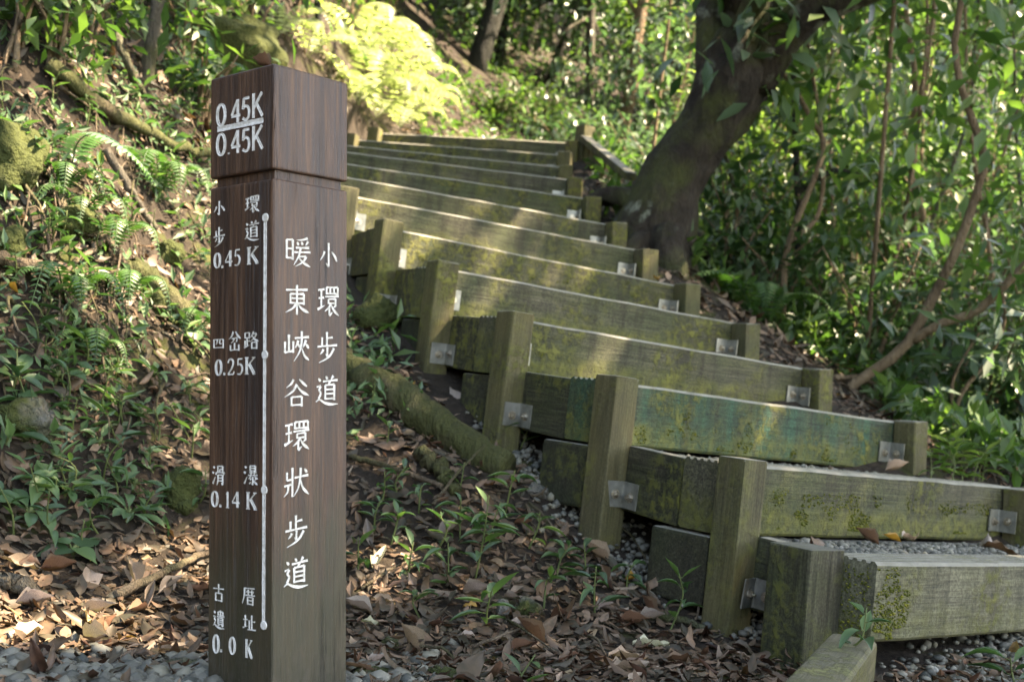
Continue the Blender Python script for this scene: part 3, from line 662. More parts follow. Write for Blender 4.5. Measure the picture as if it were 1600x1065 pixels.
def left_strip(name, s0, z0, s1, z1, wd):
    bm = bmesh.new(); a = np.linspace(0, 1, 40); P = np.stack([s0 + (s1 - s0) * a, z0 + (z1 - z0) * a], -1)
    T = unit(P[-1] - P[0]); Nn = A3(-T[1], T[0]); prev = None
    for q in P:
        j = random.uniform(.9, 1.08) * wd / 2
        row = [bm.verts.new((x, q[0] + Nn[0] * k * j, q[1] + Nn[1] * k * j)) for x, k in ((.0004, -1), (-.0011, -1), (-.0003, 0), (-.0011, 1), (.0004, 1))]
        if prev:
            for t in range(4): bm.faces.new((prev[t], prev[t + 1], row[t + 1], row[t]))
        prev = row
    me = D.meshes.new(name); bm.to_mesh(me); bm.free(); link(name, me, M['paint'], SIGN)
left_strip('carved_bar', .1317, -.0815, .0236, -.0820, .0085)
left_strip('carved_scale_line', .0184, -.2276, .0191, -.8261, .0056)
for z in (-.2276, -.4304, -.6289, -.8261):
    bm = bmesh.new(); bmesh.ops.create_cone(bm, cap_ends=True, segments=20, radius1=.0068, radius2=.0060, depth=.0024, matrix=Matrix.Translation((-.0006, .0182, z)) @ Matrix.Rotation(-math.pi / 2, 4, 'Y'))
    me = D.meshes.new('carved_dot'); bm.to_mesh(me); bm.free(); link('carved_dot', me, M['paint'], SIGN)


# ================================================================ vegetation, stones, litter
def in_stairs(x, y, m=.06):
    ins = np.zeros(len(x), bool)
    for i in range(13):
        X, Y, Z, a = STEPS[i]; c, s_ = math.cos(a), math.sin(a)
        u = (x - X) * c + (y - Y) * s_; v = -(x - X) * s_ + (y - Y) * c
        vmax = .62 if i < 12 else 1.7
        ins |= (u > -.10 - m) & (u < SW + (.75 if i == 0 else .12) + m) & (v > (-.02 if i == 0 else -.09) - m) & (v < vmax)
    return ins
def near_sign(x, y, r=.13):
    b = PO + PX * .075 + PY * .075 - PZ * .95
    return (x - b[0]) ** 2 + (y - b[1]) ** 2 < r * r

# ---- points given direct sun by gaps carved through the leaf canopy along its rays
GAPS = []
def gap(p, r): GAPS.append((np.array(p, float), r))
for u, v, d, r in ((620, 140, 9.0, 1.5), (560, 60, 9.2, 1.0), (560, 190, 7.6, .7), (690, 90, 10.5, .6), (640, 180, 8.2, .8), (800, 385, 4.7, .07), (1140, 770, 2.62, .03), (1420, 915, 2.45, .02), (1200, 640, 3.5, .03),
                   (360, 60, 5.3, .30), (440, 40, 6.4, .34), (400, 130, 5.8, .2), (1450, 725, 4.6, .22), (1530, 745, 4.5, .16), (1540, 640, 5.2, .20), (1180, 260, 10., .9), (1230, 390, 9.5, .7), (1300, 320, 9., .6), (1560, 380, 8., .5),
                   (1420, 200, 11., .7), (700, 170, 12.5, .45), (800, 175, 13., .35), (760, 60, 15., .6), (900, 80, 16., .7), (720, 215, 7.6, .15), (1440, 690, 4.1, .10), (1280, 600, 4.6, .06), (980, 60, 14., .6), (1100, 40, 12., .5)):
    gap(at(u, v, d), r)
for u, v, r in ((30, 985, .20), (110, 960, .10), (250, 880, .08), (600, 880, .06), (590, 690, .05), (700, 885, .05), (20, 240, .16), (60, 330, .08), (300, 330, .14), (230, 230, .10), (120, 470, .05), (640, 1010, .05), (560, 940, .05), (860, 640, .04)):
    gap(gp(u, v), r)
gg = np.random.default_rng(77)
for q in range(140):
    gap(at(gg.uniform(560, 1640), gg.uniform(-20, 470), gg.uniform(7.5, 18.)), gg.uniform(.08, .36))
for q in range(14):
    gap(at(gg.uniform(1150, 1620), gg.uniform(300, 660), gg.uniform(5., 7.5)), gg.uniform(.05, .16))
for q in range(26):
    gap(gp(gg.uniform(0, 330), gg.uniform(0, 480)), gg.uniform(.03, .10))
GP_ = np.array([p for p, r in GAPS]); GR_ = np.array([r for p, r in GAPS])
def open_gaps(P):
    keep = np.ones(len(P), bool)
    for p, r in zip(GP_, GR_):
        w = P - p; t = w @ TO_SUN; perp = np.linalg.norm(w - t[:, None] * TO_SUN, axis=1)
        keep &= ~((t > .9) & (perp < r + .05))
    return keep

# ---- trees
def leaf_cloud(centres, n, rad, L, gaps=True, droop=.35, wr=.46, flat=.6):
    c = np.array(centres, float); idx = rng.integers(0, len(c), n)
    off = rng.normal(size=(n, 3)) * rad * np.array([1, 1, flat])
    P = c[idx] + off
    if gaps: k = open_gaps(P); P = P[k]; off = off[k]
    n = len(P)
    dr = unit(off) + rdir(n) * .9 - A3(0, 0, droop); nm = A3(0, 0, 1.0) + rdir(n) * .75
    Ls = L * rng.uniform(.65, 1.3, n)
    V, F, k = leaf_tri(P, dr, nm, Ls, Ls * wr * rng.uniform(.8, 1.2, n))
    cl = rng.random(len(c))[idx if not gaps else idx[:0]] if not gaps else rng.random(n)
    return V, F, np.repeat(np.clip(rng.beta(2, 2, n), 0, 1), k)
def tree(name, label, base, path, radii, crown, mat, leafmat, cat='tree', group=None, sides=10, nleaf=4000, crad=.35, L=.12, limbs=10, seed=0, wob=.15, extra=None):
    """path: trunk points relative to base; crown: list of (centre rel. to base, radii xyz, clusters)"""
    base = np.array(base, float); T = empty(name, tuple(base), label, cat, group)
    a = Acc(); P = curve(path, 18); R = np.interp(np.linspace(0, 1, 18), np.linspace(0, 1, len(radii)), radii)
    a.add(*tube(P, R, sides, wob, seed))
    g = np.random.default_rng(seed + 99); cen = []
    for c, r, m in crown:
        q = unit(g.normal(size=(m, 3))) * (g.random((m, 1)) ** .45); cen.append(np.array(c) + q * np.array(r))
    cen = np.concatenate(cen)
    for j in g.permutation(len(cen))[:limbs]:
        e = cen[j]; k = int(np.clip(np.argmin(np.abs(P[:, 2] - (e[2] - .45 * np.linalg.norm(e[:2] - P[:, :2].mean(0))))), 4, 17)); s0 = P[k]
        mid = (s0 + e) / 2 + g.normal(size=3) * .12 + A3(0, 0, .1)
        a.add(*tube(curve([s0, mid, e], 7), np.linspace(max(R[k] * .5, .008), .006, 7), 6))
    for ex in (extra or []): a.add(*ex)
    link('trunk', a.mesh('trunk'), mat, T)
    V, F, v = leaf_cloud(cen + base, nleaf, crad, L)
    o = link('crown', np_mesh('crown', V - base, F, False, v), leafmat, T); o['kind'] = 'stuff'
    return T

# the big leaning tree beside the stairs
bb = gp(1050, 408); bd = (bb - CAM_C) @ CF
def rel(u, v, d, b): return at(u, v, d) - b
roots = []
for (pts, r0, r1) in (([(1040, 330, 0), (1000, 318, .0), (960, 305, .15), (930, 312, .25), (905, 330, .3)], .12, .035), ([(1030, 370, -.1), (992, 385, -.2), (972, 425, -.3)], .12, .05), ([(1040, 360, .0), (1075, 420, -.05), (1105, 480, -.1)], .11, .03), ([(1040, 370, -.15), (1055, 440, -.3), (1068, 520, -.4)], .14, .05), ([(1030, 310, .1), (995, 300, .25), (965, 300, .45)], .08, .03), ([(1050, 340, .1), (1090, 380, .3), (1125, 420, .5)], .09, .03), ([(1010, 345, -.1), (978, 352, -.1), (958, 372, -.15)], .07, .03)):
    roots.append(tube(curve([rel(u, v, bd + dd, bb) for u, v, dd in pts], 9), np.linspace(r0 * .72, r1 * .7, 9), 10, .25, 5))
forks = []
for pts, r0, r1 in (([(1118, 150, 0), (1110, 80, .05), (1112, 0, .15), (1105, -120, .4), (1120, -300, .5)], .13, .06), ([(1175, 130, 0), (1222, 62, -.1), (1270, 18, -.2), (1330, -8, -.3), (1480, -60, -.5), (1650, -150, -.8)], .17, .06), ([(1150, 110, 0), (1180, -50, .0), (1200, -250, .3), (1230, -500, .5)], .17, .08)):
    forks.append(tube(curve([rel(u, v, bd + dd, bb) for u, v, dd in pts], 10), np.linspace(r0 * .72, r1 * .8, 10), 10, .15, 8))
BT = tree('leaning_tree', 'thick dark lichen-spotted tree trunk leaning over the stairs on their right', bb,
     [rel(1006, 470, bd, bb), rel(1014, 390, bd, bb), rel(1040, 300, bd, bb), rel(1076, 237, bd, bb), rel(1113, 190, bd, bb), rel(1141, 130, bd, bb), rel(1160, 60, bd, bb)], [.28, .215, .165, .142, .150, .185, .15],
     [((2.2, .6, 6.2), (2.8, 2.8, 1.2), 60), ((-.6, -1.2, 6.6), (2.6, 2.6, 1.1), 50)], M['bark_big'], M['leaf_mid'], nleaf=24000, crad=.45, L=.17, limbs=16, sides=22, seed=3, wob=.16, extra=roots + forks)

# trees whose crowns shade the place: outside the frame, on the bank and down the slope
for q, (x, y, hh, r, lab) in enumerate(((4.6, -2.6, 6.2, 3.0, 'shade tree outside the frame down the slope right of the steps'), (1.2, -3.2, 6.6, 2.8, 'shade tree outside the frame behind the camera'), (7.6, -.6, 6.6, 3.0, 'shade tree outside the frame far right of the steps'),
                                        (-4.2, 1.6, 6.0, 2.9, 'shade tree outside the frame up the left bank'), (7.2, -5.4, 7.4, 3.0, 'shade tree outside the frame downhill to the far right'), (4.2, -6.6, 7.6, 3.0, 'shade tree outside the frame downhill behind the camera'))):
    z = h1(x, y)
    tree('shade_tree', lab, (x, y, z), [(0, 0, -.2), (.1, .1, 2.), (-.1, .2, 4.), (0, .1, hh)], [.19, .15, .13, .07], [((0, 0, hh), (r, r, 1.3), 60)], M['bark_grey'], M['leaf_mid'], nleaf=15000, crad=.45, L=.19, limbs=14, seed=20 + q, group='shade trees outside the frame')

# slim leaning trunks behind the top of the stairs
slim = [(652, 13.5, .10, .045, 'slim pale-barked trunk behind the sunlit ferns left of the top step', 'bark_grey', 'leaf_mid'),
        (692, 12.2, .30, .085, 'thickest slim dark trunk leaning right behind the top step', 'bark_dark', 'leaf_blue'),
        (728, 14.0, .22, .05, 'slim dark trunk just right of the thickest one behind the top step', 'bark_dark', 'leaf_dark'),
        (762, 15.5, .24, .055, 'slim dark trunk leaning right above the middle of the top step', 'bark_dark', 'leaf_blue'),
        (806, 14.5, .12, .04, 'thin upright trunk above the middle of the top step', 'bark_dark', 'leaf_mid'),
        (842, 16.5, .20, .06, 'slim dark trunk above the right half of the top step', 'bark_dark', 'leaf_dark'),
        (880, 13.2, -.06, .04, 'thin trunk tilting left behind the top right post', 'bark_grey', 'leaf_blue'),
        (935, 12.5, .05, .05, 'brown sapling trunk between the top right post and the big leaning tree', 'bark_tan', 'leaf_blue'),
        (975, 15.0, .10, .07, 'dim trunk half hidden left of the big leaning tree', 'bark_grey', 'leaf_mid'),
        (590, 15.5, .16, .06, 'dark trunk far up the bank above the sunlit ferns', 'bark_dark', 'leaf_yel'),
        (520, 12.0, .08, .05, 'dark trunk up the bank just right of the marker post', 'bark_dark', 'leaf_mid'),
        (452, 10.0, .14, .05, 'thin dark trunk up the bank above the marker post', 'bark_dark', 'leaf_mid')]
for q, (u, d, ln, r, lab, bm_, lm_) in enumerate(slim):
    b = gat(u, d); dirr = CR * ln + A3(0, 0, 1); g = np.random.default_rng(q)
    pth = [dirr * t + g.normal(size=3) * .08 * (t > 0) for t in (-.2, 1.3, 2.8, 4.4, 6.2)]
    cr = [(dirr * 4.4, (1.5, 1.5, 1.8), 26), (dirr * 2.3, (1.3, 1.3, 1.0), 13), (dirr * .8, (1.2, 1.2, .6), 6)]
    tree('slim_tree', lab, b, pth, [r * 1.4, r * 1.25, r * 1.1, r * .9, r * .5], cr, M[bm_], M[lm_], group='slim trees behind the top of the stairs', sides=8, nleaf=6000, crad=.32, L=.11, limbs=14, seed=40 + q)

# broad leafy trees closing the view on the far slope
back = [(1010, 19, 'dim blue-green tree behind the big leaning trunk', 'leaf_blue'), (1190, 13, 'sunlit yellow-green tree right of the big leaning trunk', 'leaf_yel'), (1290, 15, 'bright green tree in the middle of the right background', 'leaf_mid'),
        (1380, 18, 'dark green tree behind the thin right saplings', 'leaf_dark'), (1470, 14, 'green tree behind the crooked right stem', 'leaf_mid'), (1580, 16, 'pale green tree at the far right edge', 'leaf_blue'), (1680, 12, 'dark tree beyond the right edge', 'leaf_dark'),
        (860, 22, 'distant green tree high above the top step', 'leaf_mid'), (720, 20, 'distant dark tree above the sunlit ferns', 'leaf_dark'), (1130, 24, 'distant pale green tree behind the fork of the big tree', 'leaf_blue'), (560, 19, 'distant green tree on the crest of the left bank', 'leaf_yel'), (400, 13, 'green tree on the bank above the marker post cap', 'leaf_mid'), (1760, 20, 'dim green tree far beyond the right edge', 'leaf_mid')]
for q, (u, d, lab, lm_) in enumerate(back):
    b = gat(u, d); g = np.random.default_rng(q + 70)
    hh = 5.5 + g.random() * 2
    pth = [(0, 0, -.3), (g.normal() * .2, g.normal() * .2, 2.), (g.normal() * .3, g.normal() * .3, hh)]
    cr = [((0, 0, hh * .75), (2.3, 2.3, 2.0), 34), ((0, 0, hh * .35), (2.2, 2.2, 1.3), 22), ((0, 0, .5), (2.2, 2.2, .6), 12)]
    tree('broadleaf_tree', lab, b, pth, [.12, .10, .05], cr, M['bark_grey'], M[lm_], group='broadleaf trees on the far slope', sides=8, nleaf=8000, crad=.34, L=.145, limbs=18, seed=90 + q)

# ---- stems and shrubs on the right
def stem_thing(name, label, cat, paths, mat, leafmat, nleaf, L, group=None, seed=0, spread=.16, lo=.35, K=3):
    """woody stems following pixel paths at a given depth, with leaves on their upper part"""
    root = at(*paths[0][0][0]); z = h1(root[0], root[1]); T = empty(name, (root[0], root[1], min(z, root[2])), label, cat, group); b = np.array(T.location)
    a = Acc(); lp = []
    for pts, r0, r1 in paths:
        P = curve([at(*q) for q in pts], 22)
        if pts is paths[0][0]: P[0] = A3(P[0][0], P[0][1], min(z, P[0][2]) - .05)
        a.add(*tube(P - b, np.linspace(r0, r1, 22), 8, .18, seed)); lp.append(P[int(22 * lo):])
    link('stem', a.mesh('stem'), mat, T)
    if nleaf:
        lp = np.concatenate(lp); n = nleaf; P = lp[rng.integers(0, len(lp), n)] + rng.normal(size=(n, 3)) * spread
        dr = rdir(n) + A3(0, 0, -.35); nm = A3(0, 0, 1.) + rdir(n) * .6; Ls = L * rng.uniform(.6, 1.25, n)
        V, F, k = leaf_arr(P, dr, nm, Ls, Ls * .42, K, rng.uniform(-.7, .1, n), .25)
        o = link('foliage', np_mesh('foliage', V - b, F, True, np.repeat(rng.beta(2, 2, n), k)), leafmat, T); o['kind'] = 'stuff'
    return T
stem_thing('crooked_shrub', 'crooked tan shrub stem curving up the right side of the picture', 'shrub',
           [([(1312, 612, 4.98), (1360, 582, 4.98), (1415, 540, 4.98), (1455, 470, 4.98), (1490, 400, 4.93), (1520, 320, 4.88), (1538, 250, 4.88), (1520, 190, 4.88), (1498, 120, 4.88), (1492, 60, 4.88), (1502, 0, 4.88), (1490, -120, 4.88)], .025, .012),
            ([(1425, 532, 4.98), (1470, 505, 4.93), (1520, 488, 4.88), (1560, 455, 4.83), (1610, 405, 4.78), (1680, 350, 4.68)], .021, .014)], M['bark_tan'], M['leaf_mid'], 260, .13, seed=1, lo=.55, spread=.22)
stem_thing('thin_sapling', 'thin tan sapling with a forked pair of stems in the right background', 'sapling',
           [([(1428, 500, 6.4), (1425, 400, 6.4), (1430, 320, 6.4), (1424, 250, 6.4), (1430, 130, 6.4), (1418, 40, 6.4), (1408, -80, 6.4)], .022, .012),
            ([(1448, 420, 6.5), (1440, 330, 6.5), (1426, 260, 6.5), (1440, 150, 6.5), (1452, 70, 6.5), (1470, -60, 6.5)], .024, .013)], M['bark_tan'], M['leaf_mid'], 420, .13, seed=2, spread=.35)
stem_thing('thin_sapling', 'thin sapling standing right of the big tree above the fern', 'sapling',
           [([(1218, 575, 5.8), (1224, 470, 5.8), (1232, 380, 5.8), (1286, 240, 5.8), (1270, 190, 5.8), (1235, 130, 5.8), (1190, 70, 5.8), (1160, 20, 5.8)], .018, .010),
            ([(1232, 380, 5.8), (1280, 330, 5.8), (1284, 210, 5.8), (1260, 60, 5.8), (1250, -60, 5.8)], .013, .009)], M['bark_tan'], M['leaf_mid'], 300, .15, seed=3, spread=.22, lo=.5)
stem_thing('dark_sapling', 'dark slender sapling close behind the big tree on its right', 'sapling',
           [([(1240, 560, 6.3), (1248, 380, 6.3), (1243, 200, 6.3), (1240, 60, 6.3), (1245, -60, 6.3)], .022, .014), ([(1246, 300, 6.3), (1300, 268, 6.3), (1345, 274, 6.3)], .02, .012)], M['bark_dark'], M['leaf_dark'], 260, .14, seed=4, spread=.3)
stem_thing('arching_shrub', 'slender arching shrub at the right edge above the sunlit plants', 'shrub',
           [([(1480, 700, 4.9), (1500, 620, 4.9), (1545, 560, 4.9), (1570, 500, 4.9), (1562, 440, 4.9)], .012, .006), ([(1490, 660, 4.9), (1488, 600, 4.9), (1505, 560, 4.9), (1530, 520, 4.9)], .009, .005)], M['bark_tan'], M['leaf_blue'], 150, .12, seed=5, spread=.18)
stem_thing('hanging_branch', 'leafy branch of broad leaves hanging before the top of the big tree', 'branch',
           [([(1420, -80, 5.6), (1330, -10, 5.6), (1250, 20, 5.6), (1190, 40, 5.6), (1120, 60, 5.6)], .012, .004)], M['bark_tan'], M['leaf_blue'], 130, .17, seed=6, spread=.13, lo=.2, K=4)

gs_ = np.random.default_rng(8)
for q, (u, d, lab) in enumerate([(1165, 6.6, 'thin upright stem just right of the big tree'), (1300, 7.2, 'thin pale stem between the two saplings'), (1345, 6.2, 'thin stem left of the forked sapling'), (1385, 7.6, 'thin stem close left of the forked sapling'), (1475, 7.0, 'thin stem behind the upper crooked stem'), (1545, 6.6, 'thin tan stem right of the crooked stem'), (1585, 7.4, 'thin stem at the right edge'), (1260, 8.2, 'thin far stem right of the dark sapling'), (1440, 8.4, 'thin far stem behind the forked sapling'), (1510, 8.8, 'thin far stem above the broad-leaved shrub'), (985, 9.0, 'thin stem left of the big tree'), (1010, 10.5, 'thin far stem close left of the big tree')]):
    b0 = gat(u, d); l1, l2, l3 = gs_.normal(size=3) * .18
    P0 = [b0, b0 + CR * l1 * .5 + A3(0, 0, .7), b0 + CR * (l1 + l2 * .6) + A3(0, 0, 1.5), b0 + CR * (l1 + l2) + A3(0, 0, 2.3), b0 + CR * (l1 + l2 + l3) + A3(0, 0, 3.4)]
    T = empty('thin_stem_tree', tuple(b0), lab, 'sapling', 'thin stems right of the stairs'); a = Acc(); a.add(*tube(curve(P0, 16) - b0 - A3(0, 0, .03), np.linspace(gs_.uniform(.012, .02), .006, 16), 7, .2, q))
    for m in range(4):
        s0 = curve(P0, 16)[int(gs_.integers(5, 14))] - b0; e = s0 + CR * gs_.normal() * .35 + CF * gs_.normal() * .3 + A3(0, 0, gs_.uniform(.1, .4)); a.add(*tube(curve([s0, (s0 + e) / 2 + A3(0, 0, .04), e], 6), np.linspace(.006, .003, 6), 5))
    link('stem', a.mesh('stem'), M['bark_tan'] if q % 3 else M['bark_grey'], T)
    n = 160; pp = curve(P0, 30)[rng.integers(8, 30, n)] + rng.normal(size=(n, 3)) * .28; Ls = .11 * rng.uniform(.6, 1.3, n)
    V, F, k = leaf_arr(pp - b0, rdir(n) - A3(0, 0, .3), A3(0, 0, 1.) + rdir(n) * .6, Ls, Ls * .4, 3, rng.uniform(-.7, .1, n), .25)
    o = link('foliage', np_mesh('foliage', V, F, True, np.repeat(rng.beta(2, 2, n), k)), M[('leaf_mid', 'leaf_blue', 'leaf_yel')[q % 3]], T); o['kind'] = 'stuff'

def shrub(label, base, hgt, wid, nst, nleaf, L, leafmat, cat='shrub', group=None, seed=0, name='shrub', K=3, wr=.42):
    g = np.random.default_rng(seed); b = np.array(base); T = empty(name, tuple(b), label, cat, group); a = Acc(); tips = []
    for q in range(nst):
        an = g.random() * 6.283; o = A3(math.cos(an), math.sin(an), 0)
        P = curve([o * .03 - A3(0, 0, .05), o * wid * .35 * g.random() + A3(0, 0, hgt * .45), o * wid * g.uniform(.5, 1.) + A3(0, 0, hgt * g.uniform(.7, 1.05))], 12)
        a.add(*tube(P, np.linspace(.011, .003, 12), 5)); tips.append(P[3:])
    link('stem', a.mesh('stem'), M['bark_tan'], T)
    tp = np.concatenate(tips); P = tp[g.integers(0, len(tp), nleaf)] + g.normal(size=(nleaf, 3)) * A3(.11, .11, .08) * (wid / .5) ** .5
    dr = rdir(nleaf) + unit(P * A3(1, 1, .2)) * .6 - A3(0, 0, .3); nm = A3(0, 0, 1.) + rdir(nleaf) * .5; Ls = L * g.uniform(.6, 1.25, nleaf)
    V, F, k = leaf_arr(P, dr, nm, Ls, Ls * wr, K, g.uniform(-.8, .1, nleaf), .22)
    o = link('foliage', np_mesh('foliage', V, F, True, np.repeat(g.beta(2, 2, nleaf), k)), leafmat, T); o['kind'] = 'stuff'
    return T
SHR = [(1120, 6.1, .8, .45, 'dark green shrub at the foot of the big leaning tree', 'leaf_dark', .12), (1190, 5.9, .6, .4, 'low dark shrub beside the fifth right post', 'leaf_dark', .11), (1275, 6.4, .95, .5, 'leafy green shrub between the two thin saplings', 'leaf_mid', .13),
       (1350, 5.7, .7, .45, 'shrub with large leaves over the crooked stem\'s foot', 'leaf_dark', .12), (1400, 6.6, 1.1, .55, 'tall mid green shrub behind the crooked stem', 'leaf_mid', .115), (1480, 6.0, .9, .5, 'dense green shrub right of the crooked stem', 'leaf_blue', .11),
       (1550, 5.3, .55, .4, 'broad-leaved shrub glinting in the sun at the right edge', 'leaf_blue', .14), (1600, 5.9, 1.1, .55, 'tall green shrub cut by the right edge', 'leaf_mid', .115), (1640, 5.0, .5, .4, 'low broad-leaved shrub cut by the right edge', 'leaf_dark', .12), (1700, 5.6, .9, .5, 'shrub just beyond the right edge', 'leaf_mid', .115),
       (1150, 8.0, 1.5, .8, 'yellow-green shrub seen under the leaning trunk', 'leaf_yel', .12), (1240, 8.6, 1.7, .9, 'bright yellow-green shrub in the sun right of the leaning trunk', 'leaf_yel', .13), (1330, 8.2, 1.6, .9, 'bushy mid green shrub in the right background', 'leaf_mid', .13), (1430, 8.8, 1.8, .9, 'large dark shrub behind the forked sapling', 'leaf_dark', .13), (1530, 8.4, 1.7, .9, 'large grey-green shrub in the right background', 'leaf_blue', .13), (1620, 8.6, 1.9, .9, 'large green shrub by the right edge of the background', 'leaf_mid', .13),
       (1200, 11., 2.0, 1.1, 'distant sunlit shrub below the leaning trunk', 'leaf_yel', .13), (1320, 11.2, 2.2, 1.1, 'distant green shrub in the middle of the right slope', 'leaf_blue', .13), (1460, 11.4, 2.2, 1.1, 'distant shrub above the crooked stem', 'leaf_mid', .13), (1570, 11.3, 2.2, 1.1, 'distant dim shrub at the right', 'leaf_blue', .13),
       (985, 9.6, .8, .6, 'dim shrub between the side rail and the big tree', 'leaf_blue', .11), (930, 10.8, .8, .7, 'pale green shrub behind the side rail', 'leaf_blue', .11), (860, 10.6, .45, .6, 'low green shrub behind the right half of the top step', 'leaf_blue', .11), (800, 11.5, .4, .5, 'low shrub behind the middle of the top step', 'leaf_mid', .11), (735, 11.0, .35, .5, 'low fern-green shrub behind the top step next to the sunlit ferns', 'leaf_mid', .11), (1010, 12.0, 1.8, 1.0, 'tall dim shrub left of the big leaning trunk', 'leaf_blue', .12)]
for q, (u, d, hh, wd, lab, lm_, L) in enumerate(SHR):
    shrub(lab, gat(u, d), hh, wd, 9, int(330 + 520 * wd), L * .82, M[lm_], group='shrubs right of and behind the stairs', seed=200 + q)

def where(u, v):
    if u < 330:
        a_ = 'near the left edge' if u < 110 else ('in the middle' if u < 220 else 'close to the marker post')
        b_ = 'top' if v < 190 else ('upper part' if v < 330 else ('middle' if v < 480 else ('lower half' if v < 640 else ('lowest part' if v < 820 else 'foot'))))
        return 'at the %s of the left bank, %s' % (b_, a_)
    a_ = 'right beside the marker post' if u < 620 else ('a hand right of the marker post' if u < 720 else ('in the middle of the litter' if u < 860 else ('below the second left post' if u < 990 else 'at the lowest left post')))
    b_ = 'up by the log' if v < 850 else ('halfway down' if v < 910 else ('in the lower litter' if v < 970 else ('near the bottom' if v < 1020 else 'at the bottom edge')))
    return a_ + ', ' + b_
# ---- low leafy ground cover on the right and behind (nobody could count it)
def scatter(n, amin, amax, rmin, rmax, pw=1.):
    an = rng.uniform(math.radians(amin), math.radians(amax), n); r = rmin * (rmax / rmin) ** (rng.random(n) ** pw)
    fw = unit(A3(CF[0], CF[1], 0)); rt = A3(fw[1], -fw[0], 0)
    P = CAM_C[None, :2] + (fw[None, :2] * np.cos(an)[:, None] + rt[None, :2] * np.sin(an)[:, None]) * r[:, None]
    return P[:, 0], P[:, 1], r
x, y, r = scatter(34000, -6, 46, 3.6, 16., 1.15)
k = ~in_stairs(x, y, .02) & (vnoise(x * 1.3, y * 1.3, 9) > .26); x, y, r = x[k], y[k], r[k]
n = len(x); P = np.stack([x, y, H(x, y) + rng.uniform(.01, .16, n)], -1)
Ls = rng.uniform(.05, .12, n)
V, F, kk = leaf_tri(P, rdir(n, .35), A3(0, 0, 1.) + rdir(n) * .6, Ls, Ls * .42)
tag(link('ground_cover', np_mesh('ground_cover', V, F, False, np.repeat(rng.beta(2, 2, n), kk)), M['leaf_mid']), 'low leafy green ground cover right of and behind the stairs', 'ground cover', kind='stuff')

x = rng.uniform(-3.4, .6, 60000); y = rng.uniform(1.0, 7.5, 60000)
k = ~in_stairs(x, y, .05) & (y > 1.15 - .25 * (x + 1)) & (vnoise(x * 2.6, y * 2.6, 21) + .5 * vnoise(x * 7, y * 7, 22) > .80) & (rng.random(60000) < .8); x, y = x[k], y[k]; n = len(x)
P = np.stack([x, y, H(x, y) + rng.uniform(.005, .07, n)], -1); Ls = rng.uniform(.02, .06, n)
V, F, kk = leaf_tri(P, rdir(n, .3), gnorm(x, y) + rdir(n) * .6, Ls, Ls * rng.uniform(.15, .5, n))
tag(link('bank_cover', np_mesh('bank_cover', V, F, False, np.repeat(rng.beta(2, 2, n), kk)), M['leaf_plant']), 'low green herbs and grass blades patching the left bank', 'ground cover', kind='stuff')
# ---- leaf litter
x, y, r = scatter(46000, -52, 46, 1.25, 11., 1.0)
k = ~in_stairs(x, y, .0) & ~near_sign(x, y, .135)
sl = 1 - gnorm(x, y)[:, 2]
k &= rng.random(len(x)) < np.clip(1.3 - .8 * sl, .75, 1) * np.clip(.5 + vnoise(x * 3, y * 3, 4), 0, 1)
x, y, r = x[k], y[k], r[k]; n = len(x)
gn = gnorm(x, y); P = np.stack([x, y, H(x, y)], -1) + gn * rng.uniform(.001, .020, n)[:, None]
nm = gn + rdir(n) * (rng.uniform(0, 1, n) ** 2 * .8)[:, None]
Ls = (.018 + .066 * rng.beta(1.2, 2.8, n)) * np.where(r > 4.5, 1.5, 1.); nm = unit(nm); dr = rdir(n); dr = unit(dr - nm * np.sum(nm * dr, -1, keepdims=True))
val = np.clip(rng.beta(1.4, 3.0, n) * .96 + (rng.random(n) > .99) * .3, 0, 1); wd_ = rng.uniform(.34, .6, n)
near = r < 3.3
for m_, K_, MX_, nm_, lab in ((near, 6, 5, 'leaf_litter', 'brown dry leaf litter covering the near forest floor'), (~near, 4, 3, 'leaf_litter', 'brown dry leaf litter on the slopes further back')):
    q = m_.sum()
    V, F, kk = leaf_arr(P[m_], dr[m_], nm[m_], Ls[m_], Ls[m_] * wd_[m_], K_, rng.normal(size=q) * .6, rng.uniform(-.3, .4, q), SH_OVATE, .26, rng.normal(size=q) * 1.0, MX_)
    tag(link(nm_, np_mesh(nm_, V, F, True, np.repeat(val[m_], kk)), M['litter']), lab, 'leaf litter', kind='stuff')
# small crumbs of broken leaves and twigs between them
x, y, r = scatter(26000, -48, 42, 1.2, 5.5, 1.0)
k = ~in_stairs(x, y, .0); x, y = x[k], y[k]; n = len(x)
P = np.stack([x, y, H(x, y) + rng.uniform(0, .012, n)], -1); Ls = rng.uniform(.012, .045, n)
V, F, kk = leaf_tri(P, rdir(n, 0, .3), gnorm(x, y) + rdir(n) * .5, Ls, Ls * rng.uniform(.12, .6, n))
tag(link('leaf_crumbs', np_mesh('leaf_crumbs', V, F, False, np.repeat(rng.beta(1.5, 1.5, n), kk)), M['litter']), 'small broken bits of leaves and bark between the dry leaves', 'leaf litter', kind='stuff')

